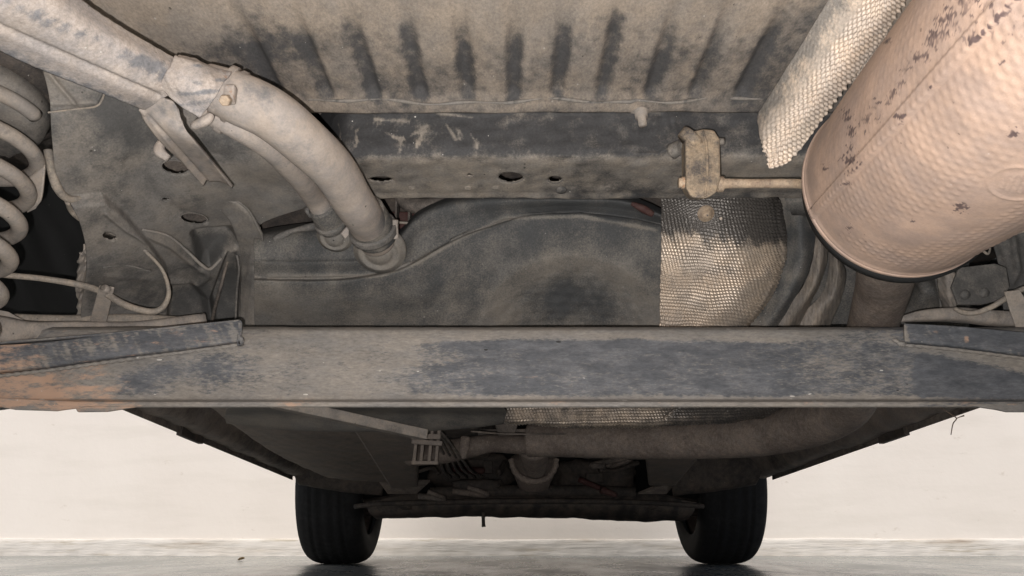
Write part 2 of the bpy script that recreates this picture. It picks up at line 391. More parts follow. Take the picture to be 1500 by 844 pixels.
# unseen body shell closing the car above and around; tail lengthened to cut light beneath
secs = [(-.80, .62, .33, .98), (-.74, .82, .25, 1.15), (-.4, .86, .27, 1.36), (0, .86, .34, 1.38), (.7, .88, .42, 1.44), (1.6, .88, .42, 1.46), (2.3, .88, .36, 1.30), (2.75, .88, .42, 1.00), (3.2, .84, .42, .90), (3.33, .72, .26, .74), (3.38, .5, .32, .60)]
V = []; 
prof = [(-1, 0), (-1, .35), (-.98, .55), (-.80, .95), (-.6, 1), (0, 1.01), (.6, 1), (.80, .95), (.98, .55), (1, .35), (1, 0)]
for (y, hw, z0, z1) in secs:
    for a, b in prof: V.append((CX+a*hw, y, z0+(z1-z0)*b))
Fc = gridfaces(len(secs), len(prof)).tolist(); n = len(prof)
Fc += [list(range(n)), [(len(secs)-1)*n+i for i in range(n)][::-1]]
mk('body_shell', V, Fc, M_body, car, sub=1)
# added inner top sheet: keeps daylight out of the hollows above the parts
box('light_block_sheet', (CX, 1.27, .60), (1.66, 3.9, .01), M_dark2, car)

ZF = P(700, 150, .69)[2]                      # height of the ribbed boot floor
ribs_px = [410, 480, 549, 617, 686, 753, 816, 881, 952, 1017, 1083, 1146, 1210]
ribs_x = [P(p, 140, .68)[0] for p in ribs_px]
box('rear_bumper_inner', (CX, -.66, .42), (1.5, .02, .32), M_dark2, car)
def pan_h(x, y):
    g = 0*x
    for rx in ribs_x: g = g+np.exp(-np.abs((x-rx)/.0072)**3.0)
    e = sst(.688, .665, y)*(.3+.7*sst(.53, .60, y))
    return .0060*g*e
nx, ny = 620, 150
x = np.linspace(-.62, .72, nx)[None]+np.zeros((ny, 1)); yy = np.concatenate([np.linspace(-.30, .40, 30), np.linspace(.402, .70, ny-30)])[:, None]+np.zeros((1, nx))
z = ZF+pan_h(x, yy)-.006*sst(.668, .70, yy)+.0012*wob(np.stack([x, yy, x*0], -1), 14, 1)
X = np.stack([x, yy, z], -1); px, py = proj(X)
g = 0*x
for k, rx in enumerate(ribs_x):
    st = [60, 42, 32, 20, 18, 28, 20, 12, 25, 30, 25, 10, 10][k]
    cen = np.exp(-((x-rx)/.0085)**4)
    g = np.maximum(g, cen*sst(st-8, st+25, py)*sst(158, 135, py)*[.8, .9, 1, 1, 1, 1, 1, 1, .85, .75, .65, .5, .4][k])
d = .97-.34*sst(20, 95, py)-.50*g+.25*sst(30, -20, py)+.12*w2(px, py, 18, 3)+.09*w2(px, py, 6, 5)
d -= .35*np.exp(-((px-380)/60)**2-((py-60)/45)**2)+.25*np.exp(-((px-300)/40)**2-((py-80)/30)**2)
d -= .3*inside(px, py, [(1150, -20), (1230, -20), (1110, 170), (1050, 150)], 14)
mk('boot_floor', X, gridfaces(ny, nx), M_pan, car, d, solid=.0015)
# ragged sealant seam between boot floor and crossmember
pts = [(px, 149+3*math.sin(px/47)+2*math.sin(px/19)+(-3 if px > 930 else 0), .681, 4.2+1.8*math.sin(px/13.)) for px in range(452, 1130, 8)]
tube('sealant_seam', pts, M_rail, car, n=260, m=8, dust=lambda px, py, X: .9+.4*w2(px, py, 9, 1))

# rear crossmember
cols = [330, 400, 470, 560, 700, 900, 1100, 1330]
def rowc(py, Y): return [(p, py, Y) for p in cols]
rows = [rowc(120, .704), rowc(152, .700), rowc(188, .702), rowc(221, .703), rowc(236, .712), rowc(262, .752), rowc(281, .782), rowc(287, .800), [P(p, 284, .81)+np.array((0, 0, .05)) for p in cols]]
def cross_disp(px, py, X):
    h = -.07*sst(515, 425, px)+line(px, py, [(934, 225), (934, 165), (975, 165)], 2.2, .0015)+line(px, py, [(952, 225), (960, 212), (962, 170)], 2, .0012)
    h = h+line(px, py, [(975, 168), (985, 215), (965, 226), (934, 226)], 3, .002)
    h = h+line(px, py, [(987, 172), (992, 210)], 3, .0022)
    h = h-.003*inside(px, py, [(560, 262), (575, 257), (578, 266), (545, 267)], 3)*0
    h = h+.0011*w2(px, py, 28, 4)+.0005*w2(px, py, 9, 5)
    h = h+line(px, py, [(480, 160), (620, 163), (700, 168), (760, 165), (900, 166)], 2.5, .001)
    return h
def cross_dust(px, py, X):
    d = .20+.10*w2(px, py, 30, 3)+.16*sst(1000, 1120, px)
    d += .50*sst(222, 236, py+4*w2(px, py, 22, 6))
    d += .55*sst(165, 150, py)*sst(900, 700, px)*.6+.35*sst(168, 155, py)
    d += .7*sst(540, 440, px)*sst(180, 240, py)
    d -= .35*sst(900, 940, px)*sst(262, 285, py)
    # washed drip marks on the dark face
    for (a, b, c, e) in [(497, 183, 497, 205), (525, 190, 520, 215), (565, 195, 590, 205), (590, 200, 585, 222), (620, 190, 612, 215), (655, 183, 668, 205), (690, 195, 700, 217), (548, 175, 600, 178), (640, 166, 690, 172), (672, 192, 675, 205), (625, 185, 600, 200)]:
        d += line(px+3*w2(px, py, 6, 2), py, [(a, b), (c, e)], 2.4, .55)
    d += .3*np.exp(-((px-560)/70)**2-((py-192)/20)**2)*w2(px, py, 5, 1)
    return d
H_cross = [(748, 260, 18, 7.2, 0), (813, 263, 10, 4.6, 0), (687, 257, 4, 2.2, 0), (558, 263, 17, 3.8, 0)]
patch('rear_crossmember', rows, M_cross, car, 150, 420, cross_disp, cross_dust, holes=H_cross, solid=.002)
bar('crossmember_inner_panel', (-.3, .775, .60), (.45, .775, .60), .005, .2, M_dark, car)
for (a, b, c, d_, e), Y in zip(H_cross, (.748, .752, .745, .755)):
    holering(a, b, c+.8, d_+.8, e, Y-.0015, M_cross, car, w=2.0)
lathe('rubber_plug', [(0, .0065), (.002, .006), (.003, .003), (.0031, 0.0001)], P(822, 278, .772), (0, -.1, -1), M_cross, car, m=20)
# stud with nut on the crossmember
lathe('stud', [(0, .011), (.003, .0105), (.004, .0068), (.012, .0066), (.0125, .0045), (.024, .0043), (.025, .0001)], P(938, 160, .698), (0, -.35, -1), M_spring, car, m=14)

for a in range(600, 1000, 42):
    lathe('spot_weld', [(-.0005, .0042), (.0006, .0038), (.0004, .0022), (.0002, .0001)], P(a+rng.uniform(-4, 4), 274+rng.uniform(-2, 2), .7715), (0, -.25, -1), M_cross, car, m=14, dust=.7)
for a in (905, 1150, 1190): lathe('spot_weld', [(-.0005, .0042), (.0006, .0038), (.0004, .0022), (.0002, .0001)], P(a, 245, .7285), (0, -.25, -1), M_cross, car, m=14)
# ------------------------------------------------------------------ left side rail and inner wing
rows = [
 [(40, 40, .56), (130, 60, .60), (230, 60, .64), (330, 80, .67), (430, 125, .70)],
 [(70, 130, .60), (150, 150, .63), (240, 150, .66), (350, 172, .685), (472, 190, .703)],
 [(76, 200, .63), (160, 210, .66), (250, 215, .70), (370, 236, .716), (525, 239, .714)],
 [(84, 262, .67), (165, 265, .70), (260, 270, .745), (380, 280, .778), (520, 284, .786)],
 [(112, 318, .72), (180, 320, .755), (262, 325, .80), (330, 325, .84), (380, 330, .85)],
 [(122, 380, .78), (190, 380, .82), (262, 380, .87), (320, 385, .90), (372, 390, .92)],
 [(116, 440, .86), (190, 440, .90), (262, 440, .95), (320, 440, .98), (370, 440, .99)],
 [(112, 520, .93), (190, 520, .96), (262, 520, 1.02), (320, 520, 1.04), (368, 520, 1.05)]]
def rail_disp(px, py, X):
    h = .0010*w2(px, py, 60, 0)+.0001*w2(px, py, 12, 3)
    h += line(px, py, [(45, 75), (90, 130), (108, 150)], 3.5, .004)+line(px, py, [(66, 152), (108, 151), (140, 150), (152, 130)], 3, .003)
    # lower lobe plate, raised
    h += .012*inside(px, py, [(100, 290), (150, 285), (175, 305), (208, 342), (240, 385), (248, 425), (238, 452), (150, 480), (100, 480)], 3)
    h += line(px, py, [(150, 300), (180, 325), (210, 342), (250, 360), (290, 392), (305, 398), (330, 370), (345, 365)], 4, .004)
    h -= .020*inside(px, py, [(285, 345), (335, 338), (342, 352), (325, 372), (308, 394), (296, 388)], 9)
    h -= .018*inside(px, py, [(310, 440), (335, 372), (348, 380), (350, 420), (346, 470), (318, 500)], 5)
    h -= .016*inside(px, py, [(250, 425), (280, 418), (300, 440), (310, 500), (250, 500)], 8)
    h += line(px, py, [(250, 412), (290, 416), (305, 405)], 4, .0035)
    h += line(px, py, [(290, 225), (330, 265)], 6, .002)+line(px, py, [(190, 240), (240, 300), (300, 330)], 10, -.003)
    h += line(px, py, [(150, 390), (220, 398)], 3, .0014)
    h -= .004*inside(px, py, [(310, 225), (470, 205), (500, 260), (370, 300)], 12)
    return h
def rail_dust(px, py, X):
    d = .62+.12*w2(px, py, 50, 2)
    d -= .55*np.exp(-((px-175)/60)**2-((py-165)/40)**2)
    d -= .35*np.exp(-((px-240)/40)**2-((py-205)/20)**2)
    d -= .40*np.exp(-((px-330)/60)**2-((py-210)/30)**2)
    d -= .55*inside(px, py, [(285, 345), (335, 338), (325, 372), (308, 394), (290, 388)], 9)
    d -= .45*inside(px, py, [(245, 425), (300, 420), (315, 440), (345, 370), (350, 480), (250, 480)], 9)
    d += line(px, py, [(45, 75), (108, 150)], 4, .5)+line(px, py, [(66, 152), (140, 150)], 3, .4)
    d += line(px, py, [(208, 342), (295, 395), (345, 362)], 3, .3)
    d += .35*sst(135, 118, px)*sst(370, 400, py)
    return d
H_rail = [(257, 245, 20, 9, .12), (284, 320, 19, 7, .12), (160, 346, 10, 5, .2), (243, 292, 6, 2.4, 0)]
patch('side_rail', rows, M_rail, car, 190, 150, rail_disp, rail_dust, holes=H_rail, solid=.002)
for (a, b, c, d_, e), Y in zip(H_rail, (.712, .79, .765, .75)):
    holering(a, b, c+.8, d_+.8, e, Y-.001, M_rail, car, w=2.0)
patch('rail_inner_wall', [[(150, 200, .80), (330, 230, .84)], [(130, 300, .88), (330, 330, .92)], [(140, 380, .95), (330, 380, .98)]], M_dark, car, 12, 12)
for (a, b) in ((170, 432), (205, 433), (252, 212)):
    bolt(P(a, b, .895 if b > 300 else .69), (0, -.6, -.8), .0035, M_rail, car)
# strap-like bracket between rail and tank
rows = [[(300, 302, .80), (325, 293, .79), (346, 292, .795)],
        [(322, 310, .815), (342, 301, .80), (364, 308, .81)],
        [(340, 330, .835), (358, 320, .82), (379, 336, .835)],
        [(352, 370, .89), (370, 365, .875), (384, 372, .885)],
        [(353, 402, .925), (370, 402, .905), (386, 402, .915)],
        [(352, 440, .96), (372, 440, .945), (390, 440, .955)],
        [(352, 500, 1.0), (374, 500, .99), (396, 500, 1.0)]]
patch('rail_end_bracket', rows, M_rail, car, 90, 40, lambda px, py, X: line(px, py, [(356, 392), (382, 389)], 2.5, -.002)+.0005*w2(px, py, 8, 1), lambda px, py, X: .68+0*px+line(px, py, [(356, 394), (382, 391)], 3, .4), solid=.004)
tube('rail_edge_lip', [(345, 293, .795, 3), (364, 308, .808, 4), (378, 334, .83, 5), (384, 350, .85, 5), (386, 400, .91, 4), (391, 440, .95, 4), (397, 490, .99, 4)], M_rail, car, n=40, m=10)
tube('rail_flange_lip', [(338, 362, .90, 3), (346, 372, .905, 3.5), (350, 395, .915, 3.5), (347, 425, .94, 3.5), (345, 470, .97, 3)], M_rail, car, n=40, m=8)
tube('rail_stiffener', [(309, 480, 1.0, 5), (315, 450, .97, 5), (322, 425, .95, 5), (334, 380, .93, 4)], M_dark, car, n=30, m=8)

# black wheel arch liner behind the spring
patch('wheel_arch_liner', [[(-120, 60, .80), (20, 60, .84), (160, 120, .90)], [(-120, 300, .95), (20, 300, 1.0), (150, 300, 1.02)], [(-120, 520, 1.12), (20, 520, 1.14), (150, 520, 1.14)]],
      M_black, car, 30, 30, lambda px, py, X: .006*w2(px, py, 40, 2))
tube('harness_wire', [(70, 165, .60, 3), (110, 160, .61, 3), (140, 156, .62, 3.2), (150, 145, .62, 3), (154, 128, .62, 3)], M_line, car, n=30, m=8)
tube('vacuum_line', [(208, 336, .775, 4), (245, 345, .80, 4), (272, 366, .83, 4.5), (295, 388, .85, 5), (308, 394, .86, 5), (325, 378, .86, 4)], M_rail, car, n=40, m=8, dust=.8)
tube('panel_flange', [(150, 392, .79, 3), (185, 389, .81, 3), (222, 398, .83, 3)], M_rail, car, n=20, m=8)
# torn metal edge left of the lobe plate
rows = [[(124, 362, .775), (134, 356, .772), (140, 362, .775)], [(114, 385, .80), (124, 380, .79), (134, 385, .795)], [(113, 430, .86), (120, 425, .85), (134, 430, .855)], [(113, 462, .90), (122, 462, .895), (134, 462, .90)]]
patch('folded_flange', rows, M_spring, car, 60, 26, lambda px, py, X: .003*w2(px, py, 7, 1)+line(px, py, [(124, 385), (128, 440)], 3, -.004), lambda px, py, X: .75+.3*w2(px, py, 6, 4))

# coil spring
ax0, ax1 = P(-52, 172, .63), P(-165, 500, .60)
sp = bpy.data.objects.new('coil_spring_assembly', None)
n = 520; t = np.linspace(0, 1, n); turns = 6.5
axd = (ax1-ax0)/np.linalg.norm(ax1-ax0); e1 = np.cross(axd, (0, 1, 0)); e1 /= np.linalg.norm(e1); e2 = np.cross(axd, e1)
Rr = rpx(206, ax0)
C = ax0[None]+(ax1-ax0)[None]*t[:, None]+Rr*(np.cos(t*turns*2*np.pi)[:, None]*e1+np.sin(t*turns*2*np.pi)[:, None]*e2)
sprg = tube('coil_spring', np.concatenate([C, np.full((n, 1), .0070)], 1), M_spring, car, n=n, m=14, world=True)
up = -axd
lathe('spring_seat', [(-.012, .030), (-.012, Rr*.86), (-.004, Rr*.98), (.004, Rr*1.0), (.014, Rr*1.06), (.014, Rr*.8)], ax0+up*.008, up, M_rail, car, m=48)
lathe('spring_pad', [(.012, .02), (.010, Rr*1.05), (.016, Rr*1.22), (.026, Rr*1.24), (.032, Rr*1.12), (.034, Rr*.6)], ax0+up*.012, up, M_dark2, car, m=48)
patch('spring_tower', [[(-80, 20, .60), (0, 40, .62), (60, 100, .64)], [(-80, 110, .66), (0, 130, .68), (70, 150, .68)], [(-80, 260, .74), (0, 240, .74), (66, 190, .70)]], M_dark, car, 30, 30, lambda px, py, X: .004*w2(px, py, 20, 1))
tube('bump_stop', [(-60, 190, .66, 66), (-55, 230, .66, 70), (-66, 260, .67, 56), (-66, 330, .68, 50), (-76, 400, .69, 30)], M_red, car, n=40, m=20)
patch('spring_bracket_plate', [[(40, 262, .66), (66, 238, .655)], [(38, 300, .67), (60, 290, .665)], [(40, 312, .68), (52, 306, .675)]], M_spring, car, 14, 14)

# trailing arm, brake lines and brackets at left
tube('trailing_arm', [(-120, 480, .70, 44), (-20, 482, .76, 40), (40, 486, .80, 30), (110, 484, .84, 26), (200, 484, .88, 26), (300, 470, .92, 22)], M_spring, car, n=60, m=20, sq=4)
tube('arm_tie_bar', [(20, 466, .84, 12), (100, 469, .87, 14), (200, 468, .90, 15), (270, 470, .93, 11)], M_line, car, n=40, m=12, sq=4)
plate('arm_gusset', [(-30, 450, .80), (10, 455, .80), (60, 480, .80), (100, 486, .82), (130, 490, .83), (0, 505, .80), (-30, 505, .80)], M_spring, car, t=.006)
tube('brake_line', [(-60, 392, .74, 9), (0, 402, .76, 9), (60, 408, .78, 9), (115, 417, .80, 10), (150, 428, .82, 10), (180, 445, .82, 10), (205, 454, .825, 10), (228, 456, .83, 9), (243, 444, .83, 8), (247, 424, .825, 6), (238, 396, .815, 5), (217, 372, .805, 5), (195, 355, .795, 5), (175, 346, .775, 5), (130, 328, .74, 7), (108, 312, .74, 9), (100, 295, .72, 10)], M_line, car, n=170, m=12)
tube('brake_hose', [(70, 220, .66, 12), (76, 250, .665, 13), (84, 275, .675, 13), (100, 291, .69, 11), (130, 292, .71, 9), (155, 302, .735, 7), (172, 328, .76, 5), (188, 334, .775, 4), (205, 334, .785, 4)], M_line, car, n=90, m=12)
plate('line_bracket', [(144, 422, .805), (165, 420, .81), (167, 424, .81), (154, 478, .86), (130, 476, .86)], M_spring, car, t=.003)
for (a, b, Y) in ((163, 315, .745), (196, 340, .79), (182, 365, .82)):
    tube('line_clip', [(a-10, b-7, Y, 7), (a-2, b-5, Y-.006, 11), (a+6, b, Y-.004, 9), (a+12, b+9, Y, 6)], M_line, car, n=18, m=8, disp=lambda L, th, r: .0006*np.sin(L*900+th*2))
lathe('line_grommet', [(-.003, .0045), (.004, .005), (.006, .003)], P(155, 424, .802), (0, -1, 0), M_spring, car, m=14)

# ------------------------------------------------------------------ filler pipes
def pdust(px, py, X): return .62-.45*np.exp(-((px-385)/26)**2-((py-135)/22)**2)-.35*np.exp(-((px-455)/22)**2-((py-215)/26)**2)-.7*sst(585, 572, px)*0+.1*w2(px, py, 14, 2)-.75*np.exp(-((px-570)/14)**2-((py-315)/28)**2)
fp = tube('filler_pipe', [(300, 122, .545, 62), (345, 143, .550, 76), (400, 170, .565, 76), (450, 210, .60, 72), (490, 252, .65, 66), (520, 298, .71, 60), (540, 330, .775, 56), (552, 350, .815, 54)], M_pipe, car, n=150, m=40, dust=pdust, disp=lambda L, th, r: .0004*np.sin(L*60+th))
bp_ = tube('breather_pipe', [(300, 162, .565, 34), (350, 187, .575, 38), (395, 214, .61, 40), (432, 250, .67, 38), (458, 285, .745, 34), (474, 310, .78, 32), (486, 331, .815, 34)], M_pipe, car, n=110, m=28, dust=lambda px, py, X: .55-.6*np.exp(-((px-492)/14)**2-((py-320)/20)**2))
# moulded cover over the two pipes, a tapered trough with a crease
rows = [
 [(75, -35, 0.420), (42, -22, 0.400), (-4, 2, 0.393), (-36, 22, 0.400), (-66, 40, 0.415)],
 [(160, 28, 0.465), (135, 42, 0.447), (92, 60, 0.441), (60, 74, 0.447), (36, 92, 0.460)],
 [(262, 88, 0.520), (244, 98, 0.505), (212, 118, 0.499), (190, 132, 0.503), (172, 146, 0.515)],
 [(300, 112, 0.543), (284, 120, 0.530), (250, 138, 0.525), (230, 150, 0.527), (212, 162, 0.540)]]
def cov_disp(px, py, X): return line(px, py, [(-40, 22), (0, 42), (110, 90), (232, 142)], 5, -.0035)+.0003*w2(px, py, 16, 1)
def cov_dust(px, py, X):
    s = (px*.49-py*.87)                       # across
    a = dseg(px, py, [(-40, 22), (232, 142)])
    return .95-.78*np.exp(-((a-36)/17)**2)*(.75+.5*w2(px, py, 20, 4))*sst(-40, 20, px)
patch('filler_pipe_cover', rows, M_bluepaint, car, 130, 60, cov_disp, cov_dust, solid=.002)
# clamp bracket around both pipes
rows = [
 [(232, 128, 0.513), (240, 112, 0.506), (252, 92, 0.505), (262, 80, 0.517)],
 [(250, 142, 0.517), (262, 122, 0.505), (276, 98, 0.505), (286, 86, 0.521)],
 [(278, 162, 0.527), (292, 136, 0.511), (306, 110, 0.511), (310, 100, 0.530)],
 [(292, 172, 0.533), (312, 148, 0.520), (330, 118, 0.520), (344, 106, 0.540)]]
patch('pipe_bracket', rows, M_bluepaint, fp, 50, 40, lambda px, py, X: .0005*w2(px, py, 9, 2)+line(px, py, [(252, 86), (345, 112)], 4, .0025)+line(px, py, [(238, 140), (296, 170)], 4, .002), lambda px, py, X: .8+.55*w2(px, py, 8, 5), lambda px, py, X: .35*np.exp(-((px-330)/14)**2), solid=.002)
def clampring(name, path, w, parent, mat, r0, rustv=0):
    o = tube(name, path, mat, parent, n=40, m=10, sq=4, rust=lambda px, py, X: rustv+0*px); return o
def band(name, parent, a, b, k, mat, rustv=.25):
    """band around filler pipe: a,b = control (px,py,Y,w)"""
    return tube(name, [a, b], mat, parent, n=6, m=40, sq=2.0, rust=lambda px, py, X: rustv+0*px)
band('hose_clamp', fp, (324, 132, 0.549, 82), (333, 137, 0.551, 84), 0, M_pipe, .30)
band('hose_clamp', fp, (342, 141, 0.555, 82), (348, 144, 0.556, 82), 0, M_pipe, .15)
box('clamp_screw_housing', P(337, 139, 0.520), (.009, .008, .015), M_pipe, fp, bevel=.002, rust=.4)
bolt(P(331, 147, 0.513), (0, -.8, -.6), .0045, M_rod, fp)
tube('clamp_ear', [(310, 168, 0.535, 10), (303, 176, 0.535, 14), (288, 183, 0.537, 12), (282, 186, 0.539, 8)], M_pipe, fp, n=16, m=10, sq=4)
band('breather_clamp', fp, (322, 172, 0.571, 44), (332, 177, 0.573, 44), 0, M_pipe)
# diagonal support stay
rows = [
 [(205, 152, 0.543), (222, 142, 0.535), (252, 150, 0.537), (262, 160, 0.545)],
 [(208, 172, 0.555), (228, 166, 0.547), (255, 172, 0.549), (268, 182, 0.555)],
 [(232, 205, 0.575), (250, 200, 0.567), (268, 204, 0.567), (286, 210, 0.575)],
 [(268, 240, .64), (284, 236, .63), (300, 238, .632), (314, 243, .64)],
 [(298, 270, .695), (312, 266, .69), (328, 268, .695), (340, 276, .70)]]
patch('support_stay', rows, M_pipe, car, 80, 36, lambda px, py, X: line(px, py, [(215, 170), (310, 275)], 3, -.0025)+line(px, py, [(206, 160), (300, 272)], 2.5, .002), lambda px, py, X: .55+.25*w2(px, py, 14, 3), solid=.003)
tube('stay_tab', [(236, 208, 0.605, 10), (234, 222, 0.605, 16), (246, 232, 0.605, 10)], M_pipe, car, n=14, m=10, sq=4)
# lower rubber sleeves, clamps and tank necks
sl = tube('filler_sleeve', [(532, 310, .757, 62), (542, 328, .777, 64), (551, 345, .80, 62)], M_tank, fp, n=24, m=32, dust=lambda px, py, X: .7-.8*sst(560, 585, px)+.2*w2(px, py, 8, 1))
tube('sleeve_clamp', [(545, 334, .783, 71), (548, 341, .790, 71)], M_rail, fp, n=5, m=36)
tube('clamp_screw', [(579, 350, .79, 11), (578, 335, .785, 11), (579, 322, .78, 9)], M_spring, fp, n=12, m=8)
tube('breather_sleeve', [(471, 304, .77, 40), (480, 319, .785, 42), (488, 333, .80, 40)], M_tank, bp_, n=18, m=28)
tube('sleeve_clamp', [(483, 325, .79, 46), (485, 330, .795, 46)], M_rail, bp_, n=5, m=30)
plate('clamp_tab', [(500, 342, .785), (517, 322, .785), (523, 330, .79), (506, 350, .79)], M_pipe, bp_, t=.004)

# ------------------------------------------------------------------ fuel tank
tk_cols = [372, 420, 480, 530, 575, 610, 650, 700, 760, 840, 920, 1000]
top = [350, 342, 338, 342, 352, 322, 303, 294, 292, 292, 296, 330]
cre = [408, 409, 409, 405, 398, 384, 362, 340, 322, 315, 322, 340]
rows = [[P(a, b, .86+(.0 if a > 590 else .015))+np.array((0, .02, .02)) for a, b in zip(tk_cols, top)],
        [(a, b, .855) for a, b in zip(tk_cols, top)],
        [(a, (b+c)/2, .868-(.0 if a > 590 else .015)) for a, b, c in zip(tk_cols, top, cre)],
        [(a, c-3, .878) for a, c in zip(tk_cols, cre)],
        [(a, c+5, .872) for a, c in zip(tk_cols, cre)],
        [(a, c+.4*(480-c), .895) for a, c in zip(tk_cols, cre)],
        [(a, c+.75*(480-c), .93) for a, c in zip(tk_cols, cre)],
        [(a, 490, .965) for a in tk_cols],
        [(360+(a-372)*.90, 540, 1.02) for a in tk_cols],
        [(340+(a-372)*.66, 585, 1.10) for a in tk_cols],
        [(330+(a-372)*.655, 606, 1.22) for a in tk_cols],
        [(335+(a-372)*.64, 630-16*abs((a-690)/330)**3, 1.30) for a in tk_cols],
        [P(335+(a-372)*.64, 626-16*abs((a-690)/330)**3, 1.33)+np.array((0, .03, .10)) for a in tk_cols]]
def tank_disp(px, py, X):
    r = ell(px, py, 838, 487, 132, 112)
    h = -.026*np.clip(1-r**2, 0, 1)**1.15+.0007*w2(px*1.0, py, 5, 6)*(r < .8)
    h = h+line(px, py, [(395, 404), (560, 402), (610, 383), (680, 345), (740, 318), (850, 315), (960, 335)], 3.5, .002)
    h = h+line(px, py, [(385, 384), (590, 383)], 2, -.001)
    h = h+.0006*w2(px, py, 26, 4)
    return h*(py < 520)
def tank_dust(px, py, X):
    r = ell(px, py, 838, 487, 132, 112)
    d = .30+.15*w2(px, py, 60, 1)
    d += .25*sst(480, 380, px)+.20*sst(380, 470, py)*sst(600, 420, px)
    d += .45*np.exp(-((r-.85)/.26)**2)+.15*sst(.9, .3, r)-.30*np.exp(-((px-850)/85)**2-((py-440)/34)**2)
    d += line(px, py, [(395, 406), (560, 404), (610, 385), (680, 347), (740, 320), (850, 317), (960, 337)], 3, .45)
    d += .35*(py > 560)
    return d
tank = patch('fuel_tank', rows, M_tank, car, 340, 330, tank_disp, tank_dust, solid=.003)
def flange(name, c, r, mat, mat2, p):
    nrm = np.array((0, -.62, -.78))
    return lathe(name, [(-.006, r*1.22), (.001, r*1.2), (.002, r*1.02), (.004, r), (.005, r*.86), (.002, r*.8), (.004, r*.6), (.010, r*.5), (.01, .001)], c, nrm, mat, p, m=40, dust=.85)
flange('tank_neck', P(556, 368, .832), .0250, M_tank, None, tank)
flange('tank_neck', P(491, 346, .828), .0175, M_tank, None, tank)
# things seen in the gap above the tank
box('red_body_panel', P(600, 326, .93), (.12, .004, .03), M_red, car)
for (a, b, w) in ((582, 302, 40), (600, 330, 12)):
    box('gap_bracket', P(a, b, .90), (.003, .02, .05), M_dark, car, bevel=.001)
tube('gap_hose', [(585, 290, .89, 14), (600, 300, .89, 22), (632, 302, .89, 26), (655, 290, .90, 20)], M_dark, car, n=30, m=14)
tube('gap_pipe', [(575, 325, .88, 4), (625, 328, .88, 4), (650, 318, .89, 4)], M_line, car, n=20, m=8)
box('gap_back_panel', P(800, 290, .97), (.95, .004, .16), M_dark2, car)
tube('sleeve_strap', [(400, 352, .852, 8), (430, 338, .85, 10), (470, 330, .85, 10), (500, 322, .855, 8)], M_rail, car, n=30, m=10, disp=lambda L, th, r: .001*np.sin(L*160))
tube('brake_pipe_clip', [(447, 306, .80, 5), (452, 309, .795, 11), (456, 318, .80, 6)], M_rail, car, n=12, m=8)
tube('dark_grommet', [(925, 298, .85, 6), (942, 306, .85, 12), (956, 314, .855, 9)], M_red, car, n=20, m=12)

# ------------------------------------------------------------------ quilted heat shields beside the tank
def quilt(px, py, s, ang, ph=0):
    a = px*math.cos(ang)+py*math.sin(ang); b = -px*math.sin(ang)+py*math.cos(ang)
    return np.cos(a*2*np.pi/s)*np.cos(b*2*np.pi/(s*.72)+ph)
rows = [[(968, 280, .83), (1010, 278, .815), (1070, 278, .81), (1120, 282, .825), (1142, 292, .85)],
        [(969, 330, .845), (1015, 328, .825), (1080, 330, .82), (1130, 334, .84), (1152, 340, .87)],
        [(968, 385, .865), (1015, 383, .85), (1080, 384, .845), (1130, 388, .86), (1150, 388, .885)],
        [(967, 435, .885), (1010, 433, .875), (1070, 434, .87), (1112, 438, .885), (1130, 436, .91)],
        [(966, 500, .92), (1005, 500, .91), (1040, 500, .91), (1068, 500, .92), (1080, 500, .95)]]
def f_dust(px, py, X): return .95-1.0*sst(385, 320, py+8*w2(px, py, 14, 2))-.25*np.exp(-((py-400)/16)**2)
patch('quilted_heat_shield', rows, M_foil, car, 230, 200, lambda px, py, X: .0009*(1+.45*w2(px, py, 26, 5))*quilt(px+2.5*w2(px, py, 40, 2), py+2.5*w2(px, py, 50, 3), 8.2, .70)+.0012*w2(px, py, 28, 4)*sst(330, 380, py)+.0005*quilt(px, py, 6, .2)*sst(400, 300, py)+.0007*w2(px, py, 40, 1)+line(px, py, [(1142, 300), (1148, 380), (1122, 435), (1085, 490)], 3, .002), f_dust, solid=.0015)
lathe('shield_nut', [(0, .010), (.002, .009), (.003, .006), (.007, .0055), (.008, .001)], P(1034, 313, .815), (0, -.8, -.6), M_rod, car, m=16)
lathe('shield_rivet', [(0, .002), (.002, .0015), (.0022, .0001)], P(1056, 320, .812), (0, -.8, -.6), M_strip, car, m=8)
rows = [[(1140, 285, .865), (1165, 280, .85), (1192, 285, .865)],
        [(1152, 345, .885), (1175, 345, .868), (1195, 345, .885)],
        [(1144, 396, .90), (1170, 398, .885), (1184, 400, .90)],
        [(1118, 445, .925), (1142, 450, .91), (1158, 448, .92)],
        [(1075, 500, .95), (1100, 505, .94), (1125, 500, .945)]]
patch('rubber_band_strap', rows, M_tank, car, 120, 40, lambda px, py, X: .0005*w2(px, py, 15, 1), lambda px, py, X: .5+.2*w2(px, py, 20, 1)+0*px, solid=.004)
tube('strap_elbow', [(1150, 290, .85, 50), (1165, 285, .845, 56), (1190, 290, .85, 50)], M_tank, car, n=16, m=20, sq=3)
rows = [[(1188, 330, .90), (1200, 330, .89), (1212, 335, .905)],
        [(1192, 370, .90), (1204, 370, .895), (1212, 375, .91)],
        [(1176, 420, .915), (1194, 418, .905), (1202, 415, .925)],
        [(1140, 460, .94), (1165, 462, .935), (1182, 455, .95)],
        [(1110, 500, .96), (1135, 500, .955), (1160, 500, .97)]]
patch('quilted_heat_shield', rows, M_fold, car, 110, 50, lambda px, py, X: .0005*w2(px*2, py*.5, 9, 1), lambda px, py, X: .55+0*px, solid=.0015)
